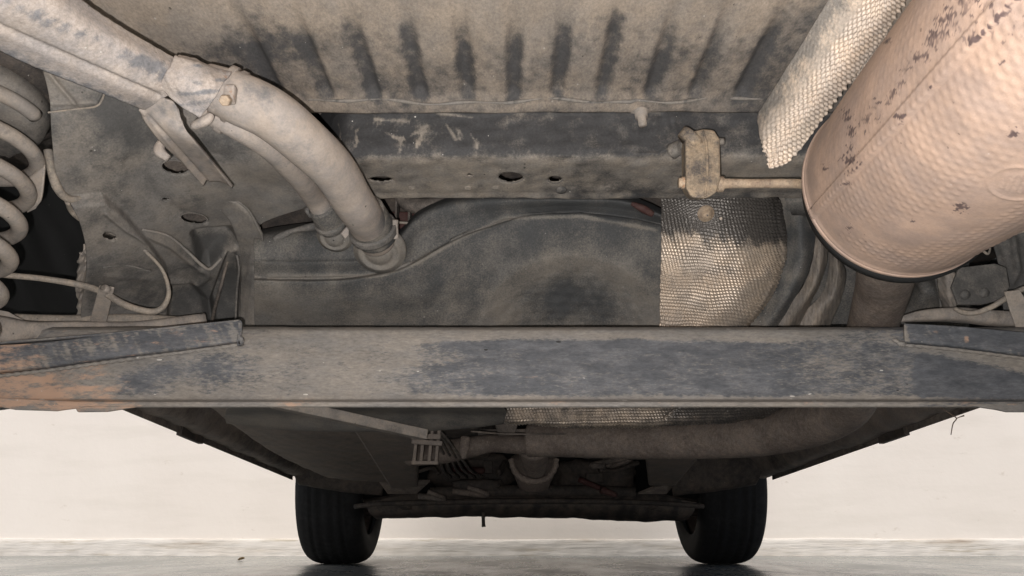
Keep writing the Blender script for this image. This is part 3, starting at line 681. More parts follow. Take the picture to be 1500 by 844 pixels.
rows = [[(1212, 345, .925), (1222, 355, .915), (1230, 372, .925)],
        [(1214, 390, .93), (1228, 395, .92), (1238, 402, .935)],
        [(1204, 430, .94), (1222, 432, .93), (1234, 432, .945)],
        [(1176, 460, .955), (1204, 460, .945), (1224, 458, .96)],
        [(1150, 500, .975), (1180, 500, .965), (1205, 500, .975)]]
patch('quilted_heat_shield', rows, M_fold, car, 110, 60, lambda px, py, X: .0005*w2(px*2, py*.5, 9, 3)+.0008*w2(px, py, 30, 3), lambda px, py, X: .5+0*px, solid=.0015)
patch('right_inner_panel', [[(1180, 250, .98), (1300, 260, .96), (1420, 300, .94)], [(1180, 400, 1.02), (1300, 400, 1.02), (1420, 380, 1.0)], [(1160, 520, 1.08), (1300, 520, 1.08), (1420, 520, 1.06)]], M_tank, car, 30, 40, lambda px, py, X: .004*w2(px, py, 40, 1), solid=.003)

# ------------------------------------------------------------------ rubber hanger and rod
def hdisp(L, th, r): return .0006*np.sin(L*300)
prof = [(1004, 205), (1012, 193), (1030, 189), (1046, 190), (1055, 204), (1056, 262), (1050, 282), (1036, 291), (1014, 290), (1005, 276)]
Q = np.array([P(a, b, .645) for a, b in prof]); 
V = np.concatenate([Q, Q+np.array((0.003, .030, .012))]); n = len(Q)
Fc = [list(range(n)), list(range(n, 2*n))[::-1]]+[[i, n+i, n+(i+1) % n, (i+1) % n] for i in range(n)]
hg = mk('exhaust_hanger', V, Fc, M_rubber, car, bevel=.0025, smooth=False, rust=.12)
tube('mould_ridge', [(1030, 192, .643, 3), (1035, 215, .642, 4), (1036, 250, .642, 4), (1033, 288, .643, 3)], M_rubber, hg, n=24, m=8)
tube('hanger_boss', [(1016, 200, .650, 40), (1006, 210, .652, 36)], M_rubber, hg, n=5, m=20)
tube('hanger_pin', [(1010, 268, .655, 18), (998, 268, .655, 18)], M_rod, hg, n=5, m=18, rust=lambda px, py, X: .35+0*px)
tube('hanger_pin_end', [(1000, 268, .655, 15), (994, 268, .655, 15)], M_rod, hg, n=5, m=14)
tube('body_hook', [(985, 222, .690, 24), (998, 215, .68, 20), (1012, 212, .665, 14), (1052, 208, .66, 12), (1060, 208, .66, 11)], M_cross, hg, n=24, m=12)
muf_y = .60
tube('hanger_rod', [(1052, 270, .655, 16), (1062, 269, .652, 15), (1100, 269, .65, 13.5), (1150, 269, .645, 14), (1176, 270, .63, 14), (1200, 276, .60, 13)], M_rod, car, n=60, m=14, rust=lambda px, py, X: .18+0*px)
lathe('rod_collar', [(-.002, .0075), (.003, .0075), (.004, .006)], P(1054, 270, .655), (1, 0, 0), M_rod, hg, m=16)

# ------------------------------------------------------------------ muffler
cE = np.array((.336, .60, P(1321, 268, .60)[2])); RM = .0820
axm = np.array((-.100, -1, -.088)); axm /= np.linalg.norm(axm)
LM = .62
nl, nm = 430, 420
s = np.linspace(0, LM, nl); th = np.linspace(0, 2*np.pi, nm, endpoint=False)
e1 = np.cross(axm, (0, 0, 1)); e1 /= np.linalg.norm(e1); e2 = np.cross(e1, axm)      # e2 about up
SS, TH = np.meshgrid(s, th, indexing='ij')
arc = TH*RM
def dimple(a, b, p):
    u = a/p; v = b/(p*.866); row = np.round(v); uu = u-.5*(row % 2)
    du = uu-np.round(uu); dv = v-row
    return np.exp(-((du*p)**2+((dv)*p*.866)**2)/(p*.27)**2)
p_d = .0080; nrow = round(2*np.pi*RM/(p_d*.866)/2)*2; kk = nrow*(p_d*.866)/(2*np.pi*RM)
dm = dimple(SS, arc*kk, p_d)
# plain bands without dimples
TD = np.degrees(TH) % 360
XY = cE+SS[..., None]*axm+RM*(np.cos(TH)[..., None]*e1+np.sin(TH)[..., None]*e2)
mpx, mpy = proj(XY)
plain = inside(mpx, mpy, [(1290, 330), (1400, 300), (1520, 200), (1520, 275), (1440, 330), (1330, 365), (1180, 330), (1190, 300)], 8)
rad = RM+.00060*dm*(1-.92*plain)*(1-.6*sst(R(342), R(350), TH))*(1-.6*sst(R(120), R(100), TH))*(1+.25*wob(XY, 40, 4))*sst(.012, .03, SS)+.0004*wob(XY, 14, 2)
# rolled rim and end fold
rim = np.exp(-((SS-.004)/.0025)**2)*.0010
rad = rad+rim-.004*sst(.004, -.002, SS)*0
# lock seam along the body
seam_t = R(345)
sa = (TH-seam_t)*RM
rad = rad+.0022*(sst(-.009, -.0075, sa)*sst(.001, -.0008, sa))
# stamped oval with marks
ov = ell(mpx, mpy, 1490, 268, 42, 24)
rad = rad+.0008*np.exp(-((ov-1)/.06)**2)+.0007*(np.sin(mpx*.6+mpy*.3) > .3)*(ov < .62)
XY = cE+SS[..., None]*axm+rad[..., None]*(np.cos(TH)[..., None]*e1+np.sin(TH)[..., None]*e2)
V = XY.reshape(-1, 3); mpx, mpy = proj(XY)
spots = 0*mpx
def blot(x, y, r, a=1):
    global spots
    q = np.hypot(mpx-x, mpy-y)+r*.9*w2(mpx, mpy, r*.35, 3)
    spots = np.maximum(spots, a*sst(r*1.1, r*.3, q))
for t_ in np.linspace(0, 1, 95):
    x, y = 1235+t_*190, 218-t_*225
    blot(x+rng.uniform(-11, 11), y+rng.uniform(-11, 11), rng.uniform(2, 8)*(.5+.7*t_), rng.uniform(.6, 1))
for _ in range(130):
    blot(rng.uniform(1370, 1510), rng.uniform(-10, 62), rng.uniform(2, 6), rng.uniform(.4, 1))
for (x, y, r) in ((1245, 235, 13), (1247, 190, 8), (1240, 168, 9), (1318, 173, 8), (1470, 90, 7), (1425, 55, 10), (1396, 150, 4), (1484, 195, 8), (1405, 303, 9), (1415, 306, 6), (1336, 325, 4), (1208, 246, 5), (1243, 272, 6), (1244, 334, 5), (1362, 130, 3), (1300, 60, 6)):
    blot(x, y, r)
md = .62-1.0*spots
uvd = 1-.6*sst(0, .004, .004-SS)
md = md-.35*((sa > -.0085) & (sa < -.0065))
Fc = gridfaces(nl, nm, True).tolist(); Fc += [list(range(nm)), [(nl-1)*nm+i for i in range(nm)][::-1]]
muf = mk('muffler', V, Fc, M_muf, car, md.reshape(-1), None)
# end cap: rim ring and dished end (dark, faces forward)
o_rim = lathe('rolled_rim', [(-.006, RM-.006), (-.0055, RM+.0002), (-.003, RM+.0013), (.0005, RM+.0016), (.002, RM+.0010), (.003, RM-.001)], cE, axm, M_muf, muf, m=160)
lathe('shadow_ring', [(-.016, RM-.01), (-.016, RM-.0005), (-.007, RM), (-.006, RM-.004)], cE+np.array((.0015, 0, -.0036)), axm, M_black, muf, m=120)  # added black ring, set low to show as shade under the rim
lathe('end_cap', [(-.005, RM-.003), (-.010, RM-.010), (-.012, RM*.7), (-.02, .03), (-.021, .001)], cE, axm, M_black, muf, m=80)
tube('drip_seam', [(*(cE+axm*q+(RM+.0012)*(math.cos(seam_t-.012)*e1+math.sin(seam_t-.012)*e2)), .0009) for q in np.linspace(.006, .55, 12)], M_muf, muf, n=60, m=6, world=True, dust=lambda a, b, X: .3+0*a)
for q in (.05, .62): pass

# ------------------------------------------------------------------ embossed strip shield left of the muffler
rows = [
 [(1262, -70, .462), (1300, -70, .452), (1345, -70, .446), (1372, -70, .452)],
 [(1214, 0, .520), (1250, 8, .510), (1295, 12, .500), (1329, 0, .506)],
 [(1176, 62, .572), (1205, 78, .560), (1240, 85, .552), (1282, 72, .560)],
 [(1140, 120, .625), (1160, 145, .612), (1186, 160, .605), (1222, 152, .613)],
 [(1112, 164, .668), (1118, 200, .655), (1140, 220, .648), (1170, 222, .656)],
 [(1109, 176, .675), (1120, 224, .660), (1128, 246, .655), (1148, 243, .660)]]
def strip_disp(px, py, X):
    e = dseg(px, py, [(1390, -80), (1329, 0), (1222, 152), (1150, 243)])
    k = sst(62, 34, e)
    return (.0016*quilt(px, py, 11.5, -.96)*k)+.0003*w2(px, py, 5, 1)
patch('embossed_strip_shield', rows, M_strip, car, 340, 170, strip_disp, lambda px, py, X: .75-.75*sst(50, 85, dseg(px, py, [(1390, -80), (1329, 0), (1150, 243)]))+.2*w2(px, py, 8, 2), solid=.0012)
rows = [[(1300, -60, .53), (1345, -60, .515), (1400, -60, .53)],
        [(1262, 20, .575), (1300, 30, .56), (1350, 10, .57)],
        [(1240, 80, .62), (1262, 95, .61), (1300, 80, .615)],
        [(1225, 112, .64), (1245, 122, .635), (1270, 112, .64)]]
patch('embossed_strip_shield', rows, M_strip, car, 150, 90, lambda px, py, X: .0012*quilt(px, py, 8, -.9), lambda px, py, X: .45+0*px, solid=.0012)
patch('tunnel_side', [[(1200, 90, .69), (1330, 60, .66), (1500, 20, .62)], [(1180, 190, .72), (1300, 190, .72), (1520, 200, .74)], [(1180, 300, .80), (1330, 320, .84), (1560, 330, .86)]], M_cross, car, 40, 60, lambda px, py, X: .002*w2(px, py, 22, 1)+line(px, py, [(1215, 240), (1260, 130)], 4, .002), lambda px, py, X: .55-.3*sst(1260, 1180, px)+.2*w2(px, py, 14, 1), solid=.002)

# ------------------------------------------------------------------ exhaust pipe: over the axle beam and on to the front
def exr(L, th, r): return .0005*np.sin(L*900+3*np.sin(th*3))*0
ex = tube('exhaust_pipe', [(1318, 340, .66, 92), (1302, 380, .72, 86), (1294, 420, .80, 76), (1278, 478, .90, 68), (1262, 540, 1.02, 66), (1246, 590, 1.16, 66), (1200, 616, 1.28, 68), (1120, 636, 1.42, 62), (1040, 643, 1.52, 57), (950, 646, 1.60, 53), (860, 645, 1.66, 50), (775, 645, 1.70, 48)], M_exh, car, n=260, m=40,
     dust=lambda px, py, X: .55+.12*w2(px, py, 60, 2))
tube('exhaust_front_pipe', [(800, 650, 1.70, 24), (770, 652, 1.71, 27), (720, 650, 1.74, 26), (690, 655, 1.76, 30), (650, 662, 1.80, 34), (600, 668, 1.86, 30)], M_exh, car, n=60, m=24, dust=lambda px, py, X: .35+0*px)
tube('pipe_joint', [(682, 640, 1.735, 14), (680, 655, 1.735, 16), (677, 672, 1.735, 10)], M_exh, car, n=10, m=12, sq=4)

# ------------------------------------------------------------------ axle beam
bx0, bx1 = -1.15, 1.25
prof = [P(750, 480, .815)[1:]+np.array((.07, -.004)), P(750, 479.5, .815)[1:]+np.array((.016, .001)), P(750, 479.3, .812)[1:], P(750, 484, .803)[1:], P(750, 497, .800)[1:], P(750, 540, .797)[1:], P(750, 578, .798)[1:], P(750, 585, .797)[1:],
        P(750, 587.5, .792)[1:], P(750, 589, .788)[1:], P(750, 595, .7875)[1:], P(750, 597, .790)[1:], P(750, 596, .84)[1:]]
xs = np.linspace(-.62, .70, 480)
ppr = []
for a, b in zip(prof[:-1], prof[1:]):
    k = 14 if np.linalg.norm(b-a) > .012 else 3
    for q in range(k): ppr.append(a+(b-a)*q/k)
ppr.append(prof[-1]); ppr = np.array(ppr)
X = np.zeros((len(ppr), len(xs), 3)); X[..., 0] = xs[None]; X[..., 1] = ppr[:, 0][:, None]; X[..., 2] = ppr[:, 1][:, None]
px, py = proj(X)
X[..., 1] -= .0006*w2(px, py, 30, 2)+.00025*w2(px, py, 8, 1)
# right and left face swell: the beam flares into the arms
X[..., 1] -= line(px, py, [(395, 503), (250, 530), (100, 560)], 26, .004)*(px < 420)
d = .42+0*px
d = np.where(px < 620, .92-.10*sst(350, 620, px), d)
blend = sst(500, 740, px+26*w2(px, py, 16, 2)+12*w2(px, py, 5, 5))
d = (1-blend)*(.78+.16*w2(px, py, 60, 1))+blend*(.20+.07*w2(px, py*2.5, 40, 3)+.05*w2(px, py*3, 12, 4))
d += .24*sst(1085, 1200, px)*sst(1350, 1330, px)
topband = sst(506, 494, py+3*w2(px, py, 20, 5))*sst(520, 640, px)*sst(1345, 1100, px)
d += .75*topband
d -= .5*np.exp(-((py-503)/6)**2)*sst(580, 700, px)*sst(1080, 900, px)
d -= .55*sst(1340, 1350, px+2*w2(px, py, 12, 1))*sst(508, 522, py-.22*(px-1330))
d += .65*sst(1325, 1345, px)*sst(18, 2, py-.20*(px-1330)-503)
d -= .75*np.exp(-((px-215)/75)**2-((py-558+.18*(px-215))/20)**2)*(.8+.4*w2(px, py, 14, 4))
d -= .3*np.exp(-((px-330)/60)**2-((py-545)/26)**2)
d += .9*sst(576, 586, py+2.0*w2(px, py, 10, 2))
rust = .40*sst(240, 40, px)+.10*w2(px, py*2, 16, 4)*sst(260, 120, px)+.25*sst(260, 150, px)*sst(520, 540, py)+.55*sst(574, 584, py)*sst(370, 420, px)*sst(490, 420, px)*.75
rust += .12*sst(584, 588, py)+.5*np.exp(-((px-765)/26)**4-((py-552)/3.5)**2)+.10*sst(577, 584, py)*sst(700, 760, px)
beam = mk('axle_beam', X, gridfaces(*X.shape[:2]), M_beam, car, d.reshape(-1), rust.reshape(-1), solid=.003)
# gussets welded on at both ends
def gus_d(px, py, X): return .30+.35*w2(px, py, 10, 2)+.35*sst(490, 470, py)
gl = patch('beam_gusset', [[(-60, 508, .781), (60, 502, .781), (160, 490, .781), (260, 480, .781), (345, 470, .781), (351, 472, .781)],
                      [(-60, 532, .780), (60, 523, .780), (160, 510, .780), (260, 497, .780), (345, 487, .780), (351, 488, .780)],
                      [(-60, 548, .781), (60, 538, .781), (160, 524, .781), (260, 512, .781), (345, 501, .781), (351, 502, .781)],
                      [(-60, 552, .795), (60, 542, .795), (160, 528, .796), (260, 516, .797), (345, 504, .797), (351, 504, .797)]],
           M_beam, beam, 40, 180, lambda px, py, X: .0003*w2(px, py, 14, 2), gus_d, lambda px, py, X: .30+.25*sst(100, 0, px), solid=.003)
patch('gusset_top', [[(-60, 508, .775), (160, 490, .776), (351, 471, .781)], [P(-60, 508, .82)+np.array((0, 0, -.004)), P(160, 490, .82)+np.array((0, 0, -.004)), P(351, 471, .82)+np.array((0, 0, -.004))]], M_beam, gl, 4, 20)
plate('gusset_end', [(351, 471, .779), (352, 502, .784), (351.5, 503, .80), (351.5, 474, .81)], M_beam, gl, t=.002)
gr_ = patch('beam_gusset', [[(1325, 474, .781), (1400, 478, .778), (1480, 485, .776), (1580, 494, .775)],
                      [(1325, 489, .779), (1400, 494, .778), (1480, 503, .777), (1580, 514, .777)],
                      [(1326, 501, .781), (1400, 508, .780), (1480, 518, .779), (1580, 530, .779)],
                      [(1326, 504, .797), (1400, 511, .797), (1480, 521, .796), (1580, 534, .795)]],
            M_beam, beam, 36, 110, lambda px, py, X: .0003*w2(px, py, 14, 3), lambda px, py, X: .12+.3*w2(px, py, 9, 2)+.5*sst(1332, 1326, px), lambda px, py, X: .0+.62*np.exp(-((px-1372)/12)**2-((py-487)/5)**2)+.6*np.exp(-((px-1397)/8)**2-((py-485)/4)**2)+.7*np.exp(-((px-1416)/6)**2-((py-497)/9)**2), solid=.003)
# weld beads
tube('weld_bead', [(356, 504, .795, 6), (345, 506, .795, 7), (260, 517, .794, 6), (160, 530, .793, 6), (60, 544, .792, 6), (-40, 555, .792, 6)], M_beam, beam, n=150, m=8, disp=lambda L, th, r: .0006*np.sin(L*700), dust=lambda px, py, X: 1.0+0*px)
tube('weld_bead', [(356, 503, .796, 8), (366, 499, .798, 6), (374, 496, .799, 3)], M_beam, beam, n=14, m=8, dust=lambda px, py, X: 1.0+0*px)
tube('weld_bead', [(1308, 497, .798, 3), (1316, 501, .796, 7), (1326, 505, .795, 7), (1400, 512, .794, 6), (1480, 522, .793, 6), (1560, 532, .792, 6)], M_beam, beam, n=110, m=8, disp=lambda L, th, r: .0006*np.sin(L*700), dust=lambda px, py, X: 1.0+0*px)
# arm flanges that hang below the lip at both ends
plate('lower_flange', [(-60, 580, .787), (110, 588, .787), (140, 590, .787), (120, 597, .787), (95, 600, .787), (82, 602, .787), (20, 600, .787), (4, 597, .787), (2, 593, .787), (-60, 600, .787)], M_beam, beam, t=.004, rust=.6, dust=1.0)
plate('lower_flange', [(108, 594, .7885), (185, 594, .7885), (200, 596, .7885), (175, 600, .7885), (155, 603, .7885), (113, 603.5, .7885), (110, 598, .7885)], M_beam, beam, t=.004, rust=.5, dust=1.0)
plate('lower_flange', [(1415, 592, .787), (1560, 590, .787), (1560, 605, .787), (1500, 603.5, .787), (1476, 603.5, .787), (1460, 600, .787), (1440, 597, .787)], M_beam, beam, t=.004, rust=.3, dust=1.0)

for x0, x1 in ((-.585, -.60), (.665, .73)):
    tube('swing_arm', [(x0, .86, .275, .030), (x0, .79, .27, .034), (x1, .62, .28, .032), (x1, .46, .30, .034), (x1, .36, .305, .030)], M_beam, car, n=40, m=20, sq=4, world=True)
# ------------------------------------------------------------------ right side brackets beyond the muffler
plate('arm_plate', [(1405, 392, .84), (1458, 386, .84), (1474, 392, .84), (1479, 420, .84), (1470, 438, .84), (1440, 446, .84), (1404, 446, .84), (1394, 420, .84)], M_rail, car, t=.004)
for (a, b) in ((1414, 432), (1442, 429)): lathe('plate_bolt', [(-.001, .0058), (.002, .005), (.002, .0035), (.003, .003), (.003, .0001)], P(a, b, .836), (0, -.9, -.4), M_rail, car, m=14)
patch('arm_bracket', [[(1372, 395, .90), (1385, 392, .88), (1400, 400, .88)], [(1374, 425, .91), (1388, 425, .89), (1399, 428, .89)], [(1380, 455, .93), (1392, 455, .91), (1402, 452, .91)]], M_spring, car, 24, 20, lambda px, py, X: .001*w2(px, py, 6, 2), lambda px, py, X: .5+0*px, solid=.003)
patch('dark_bracket', [[(1325, 405, .93), (1350, 410, .93), (1368, 400, .92)], [(1322, 440, .95), (1352, 430, .97), (1372, 450, .94)], [(1310, 475, .97), (1345, 470, .96), (1380, 470, .95)]], M_tank, car, 24, 24, lambda px, py, X: -.012*inside(px, py, [(1345, 420), (1366, 405), (1371, 452)], 3), solid=.003)
tube('right_trailing_arm', [(1318, 468, .86, 8), (1350, 463, .86, 16), (1400, 461, .86, 20), (1450, 466, .86, 22), (1520, 470, .86, 24), (1600, 474, .86, 30)], M_spring, car, n=50, m=18, sq=4)
tube('brake_line', [(1398, 452, .84, 6), (1412, 458, .835, 8), (1430, 458, .83, 8), (1452, 450, .82, 8), (1472, 438, .815, 8), (1490, 427, .81, 8), (1530, 412, .80, 8)], M_line, car, n=60, m=12)
plate('line_bracket', [(1472, 428, .80), (1492, 424, .80), (1505, 440, .80), (1512, 485, .82), (1488, 480, .82), (1480, 455, .81)], M_spring, car, t=.003)
patch('right_inner_wing', [[(1450, 330, .90), (1520, 320, .88), (1620, 300, .86)], [(1462, 390, .91), (1520, 395, .90), (1620, 395, .88)], [(1474, 470, .93), (1530, 470, .93), (1620, 480, .93)]], M_rail, car, 30, 30, lambda px, py, X: line(px, py, [(1484, 350), (1490, 395), (1480, 415)], 5, .008)+.002*w2(px, py, 18, 2), lambda px, py, X: .2+0*px, solid=.003)
tube('right_hose', [(1455, 352, .80, 5), (1480, 343, .79, 6), (1510, 335, .78, 6), (1560, 320, .77, 6)], M_line, car, n=24, m=10)
tube('small_hook', [(1436, 363, .86, 4), (1446, 372, .86, 4), (1450, 366, .86, 3), (1449, 358, .86, 3)], M_line, car, n=20, m=8)

# ------------------------------------------------------------------ forward underbody
def sec(Y, zl, zc, xl, xr):
    """one cross-section: sill, floor, tunnel, floor, sill"""
    q = [(xl, zl+.012), (xl+.02, zl), (xl+.06, zl+.002), (xl+.10, zl+.05), (xl+.22, zc), (CX-.20, zc), (CX-.13, zc+.03), (CX-.09, zc+.12), (CX+.09, zc+.12), (CX+.13, zc+.03), (CX+.20, zc), (xr-.22, zc), (xr-.10, zl+.05), (xr-.06, zl+.002), (xr-.02, zl), (xr, zl+.012)]
    return [np.array((a, Y, b)) for a, b in q]
def sillL(px, py):
    return px, py
xL, xR = -.72, .85
def zfor(px, py, x):                          # point of this sight line that lies at this x
    p = P(px, py, 1.0); k = x/p[0]; return p[1]*k, CAMZ+(p[2]-CAMZ)*k
yl1, zl1 = zfor(180, 597, xL); yl2, zl2 = zfor(430, 702, xL)
zl = lambda Y: zl1+(zl2-zl1)*(Y-yl1)/(yl2-yl1)
rows = [sec(Y, zl(Y), .335, xL, xR) for Y in (1.12, 1.4, 1.7, 2.0, 2.3, 2.55)]
patch('underbody', rows, M_dark, car, 120, 220, lambda px, py, X: .0025*wob(X, 16, 3)+.001*wob(X, 60, 2), lambda px, py, X: .62+.25*wob(X, 6, 1), solid=.003, flip=None)
for sx in (xL, xR):
    x0 = sx+(.022 if sx < 0 else -.022)
    bar('sill_flange', (x0, 1.30, zl(1.30)-.003), (x0, 2.5, zl(2.5)-.003), .003, .020, M_dark, car)
    bar('jack_point', (x0, 1.62, zl(1.62)-.006), (x0, 1.74, zl(1.74)-.006), .012, .022, M_dark2, car)
# inner floor pressings left and right
patch('floor_pressing', [[(300, 590, 1.45), (400, 590, 1.42), (530, 590, 1.50)], [(345, 625, 1.60), (430, 632, 1.60), (545, 640, 1.70)], [(410, 668, 1.95), (470, 672, 1.98), (565, 675, 2.08)], [(480, 700, 2.4), (530, 705, 2.43), (585, 707, 2.48)]], M_dark, car, 60, 50, lambda px, py, X: .001*wob(X, 50, 2), lambda px, py, X: .75+0*px, solid=.003)
# front longitudinal rails
def rail(n_, a, b, c, d2, Y0, Y1):
    rows = [[P(a[0], a[1], Y0)+np.array((-.002, .0, .06)), P(*a, Y0), P(*b, Y0), P(b[0], b[1], Y0)+np.array((.002, 0, .06))],
            [P(c[0], c[1], Y1)+np.array((-.002, .0, .06)), P(*c, Y1), P(*d2, Y1), P(d2[0], d2[1], Y1)+np.array((.002, 0, .06))]]
    A = np.array([[q for q in r] for r in rows]); V = A.reshape(-1, 3)
    Fc = [[0, 4, 5, 1], [1, 5, 6, 2], [2, 6, 7, 3], [4, 7, 6, 5], [0, 1, 2, 3]]
    return mk(n_, V, Fc, M_dark, car, dust=.85, smooth=False, bevel=.006)
r1 = rail('front_rail', (515, 628), (610, 630), (572, 716), (612, 714), 1.48, 2.30)
r2 = rail('front_rail', (940, 628), (1060, 630), (950, 712), (990, 712), 1.72, 2.40)
for a in (576, 958): bolt(P(a+6, 708, 2.47), (0, 0, -1), .010, M_dark2, r1 if a < 700 else r2)
# strap bar and pipe clip ladder
bar('strap_bar', P(400, 589, 1.10), P(622, 637, 1.25), .020, .016, M_spring, car, dust=.45)
lad = bar('pipe_clip', P(602, 640, 1.50), P(646, 640, 1.50), .016, .010, M_dark, car, dust=.9)
bar('clip_rail', P(603, 647, 1.50), P(648, 650, 1.50), .010, .009, M_dark, lad, dust=.9)
bar('clip_rail', P(603, 678, 1.52), P(642, 678, 1.52), .010, .007, M_dark, lad, dust=.9)
for a in (606, 616, 628, 638):
    bar('clip_finger', P(a+5, 630, 1.50), P(a, 678, 1.52), .006, .006, M_dark, lad, bevel=.001, dust=.9)
for k in range(5):
    tube('fuel_line', [(580+k*4, 600+k*2, 1.40, 5), (620+k*6, 628+k, 1.52, 4.5), (640+k*9, 660+k*3, 1.75, 4), (650+k*10, 690, 2.1, 4), (660+k*12, 700, 2.5, 4)], M_dark, car, n=40, m=8)
# quilted tunnel shield seen under the beam
rows = [[(738, 560, 1.22), (850, 560, 1.18), (980, 560, 1.18), (1110, 560, 1.20), (1170, 562, 1.25)],
        [(741, 592, 1.30), (850, 592, 1.27), (980, 592, 1.27), (1090, 592, 1.29), (1150, 592, 1.32)],
        [(736, 618, 1.325), (840, 624, 1.295), (960, 622, 1.30), (1050, 618, 1.32), (1120, 612, 1.35)],
        [(736, 621, 1.40), (840, 627, 1.36), (920, 626, 1.37), (1030, 621, 1.39), (1110, 615, 1.42)]]
patch('quilted_tunnel_shield', rows, M_foil, car, 110, 460, lambda px, py, X: .0016*quilt(px, py, 7.5, .6)+.002*w2(px, py, 60, 1)-line(px, py, [(975, 612), (995, 595)], 2, .004), lambda px, py, X: .55+.1*w2(px, py, 20, 1)-.3*sst(960, 1000, px), solid=.002)
plate('tunnel_bracket', [(725, 622, 1.72), (760, 618, 1.72), (750, 645, 1.72), (735, 650, 1.72)], M_dark, car, t=.01)
bar('tunnel_crossbar', P(700, 636, 1.9), P(1150, 632, 1.9), .03, .02, M_dark, car)
tube('handbrake_cable', [(690, 632, 1.6, 3), (760, 636, 1.62, 3), (900, 634, 1.66, 3), (1000, 628, 1.66, 3)], M_dark, car, n=30, m=8)
# catalyst cup with rusty rim
cc = P(782, 676, 2.15); 
cat = lathe('catalyst_cone', [(-.02, .030), (0, .062), (.005, .064), (.01, .060), (.05, .055), (.085, .040), (.09, .03)], cc+np.array((0, 0, .012)), (0, .25, -1), M_exh, car, m=40, dust=.05)
tube('catalyst_rim', [(748, 672, 2.1, 8), (754, 690, 2.1, 9), (768, 702, 2.09, 10), (784, 705, 2.09, 10), (802, 700, 2.1, 9), (813, 686, 2.1, 8), (815, 672, 2.1, 8)], M_exh, cat, n=40, m=10, disp=lambda L, th, r: .001*np.sin(L*400), rust=lambda px, py, X: .25+0*px)
tube('catalyst_outlet', [(782, 650, 1.95, 50), (783, 672, 2.02, 42), (785, 690, 2.06, 30)], M_exh, cat, n=12, m=24)

# ------------------------------------------------------------------ front subframe, engine and suspension
YS = 2.72
def lump(L, th, r): return .006*np.sin(L*23+1)+.004*np.sin(L*61)
rows = [[(535, 735, 2.62), (620, 722, 2.62), (770, 724, 2.62), (930, 722, 2.62), (1020, 736, 2.62)],
        [(540, 752, 2.62), (640, 744, 2.60), (770, 742, 2.60), (930, 744, 2.60), (1015, 752, 2.62)],
        [(548, 760, 2.66), (580, 759, 2.66), (770, 756, 2.66), (920, 761, 2.66), (1004, 763, 2.66)],
        [(552, 763, 2.80), (600, 757, 2.80), (770, 757, 2.80), (900, 762, 2.80), (1002, 764, 2.80)]]
sf = patch('front_subframe', rows, M_dark2, car, 40, 160, lambda px, py, X: .003*w2(px, py, 40, 2)+.001*w2(px, py, 12, 4), lambda px, py, X: .5+.3*w2(px, py, 20, 1), solid=.03)
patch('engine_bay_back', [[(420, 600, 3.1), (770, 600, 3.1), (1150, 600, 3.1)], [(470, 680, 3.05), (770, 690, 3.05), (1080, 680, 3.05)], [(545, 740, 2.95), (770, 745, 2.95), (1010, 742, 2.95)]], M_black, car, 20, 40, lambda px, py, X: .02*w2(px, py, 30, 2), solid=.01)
tube('anti_roll_bar', [(520, 742, 2.55, 7), (560, 738, 2.5, 7), (640, 736, 2.48, 8), (770, 734, 2.48, 8), (900, 735, 2.48, 8), (980, 738, 2.5, 7), (1030, 742, 2.55, 7)], M_dark2, car, n=60, m=12)
tube('steering_rack', [(630, 722, 2.62, 16), (700, 720, 2.62, 18), (850, 720, 2.62, 18), (930, 722, 2.62, 16)], M_dark2, car, n=30, m=18)
for a, b in (((600, 740), (545, 752)), ((950, 740), (1008, 752))):
    rows = [(a[0], a[1], 2.60, 20), ((a[0]+b[0])/2, (a[1]+b[1])/2+3, 2.70, 20), (b[0], b[1], 2.85, 14), (b[0]+(-25 if a[0] < 700 else 25), b[1], 2.9, 14)]
    tube('control_arm', rows, M_dark2, car, n=30, m=14, asp=.6)
    tube('tie_rod', [(a[0], a[1]-20, 2.62, 6), ((a[0]+b[0])/2, b[1]-24, 2.7, 6), (b[0]+(-20 if a[0] < 700 else 20), b[1]-16, 2.85, 7)], M_dark2, car, n=20, m=10)
# gearbox and engine lumps
def blobby(name, c, r, mat, seed, sc=(1, 1, 1), parent=car):
    n1, n2 = 26, 36; a = np.linspace(.02, math.pi-.02, n1)[:, None]; b = np.linspace(0, 2*np.pi, n2, endpoint=False)[None]
    D = np.stack([np.sin(a)*np.cos(b), np.sin(a)*np.sin(b), np.cos(a)+0*b], -1)
    k = (np.abs(D)**5).sum(-1, keepdims=True)**(-1/5)
    X = D*k*(1+.10*wob(D, 4, seed)[..., None])*r*np.array(sc)+np.asarray(c)
    return mk(name, X, gridfaces(n1, n2, True), mat, parent)
gb = blobby('gearbox_housing', P(690, 690, 2.85), .11, M_dark2, 1, (1.3, .8, .55))
eb = blobby('engine_sump', P(870, 700, 2.85), .12, M_dark2, 2, (1.2, .8, .5))
blobby('starter_motor', P(700, 712, 2.62), .035, M_dark2, 3, (2.2, .7, .6))
for k in range(16):
    a = rng.uniform(625, 940); b = rng.uniform(678, 722); Y = rng.uniform(2.35, 2.65)
    if 740 < a < 825: continue
    tube('engine_hose', [(a, b, Y, rng.uniform(5, 12)), (a+rng.uniform(-30, 30), b+rng.uniform(-12, 12), Y+.03, rng.uniform(5, 12)), (a+rng.uniform(-60, 60), b+rng.uniform(-18, 14), Y+.08, rng.uniform(4, 10))], [M_dark2, M_exh, M_red, M_dark][k % 4], car, n=18, m=10)
for k in range(8):
    a = rng.uniform(630, 930); b = rng.uniform(684, 722)
    if 740 < a < 825: continue
    box('engine_bracket', P(a, b, 2.7), (rng.uniform(.02, .06), .03, rng.uniform(.02, .05)), M_dark2, car)
tube('drain_tube', [(708, 750, 2.62, 6), (708, 764, 2.62, 5), (708.5, 772, 2.62, 6)], M_dark2, car, n=8, m=8)
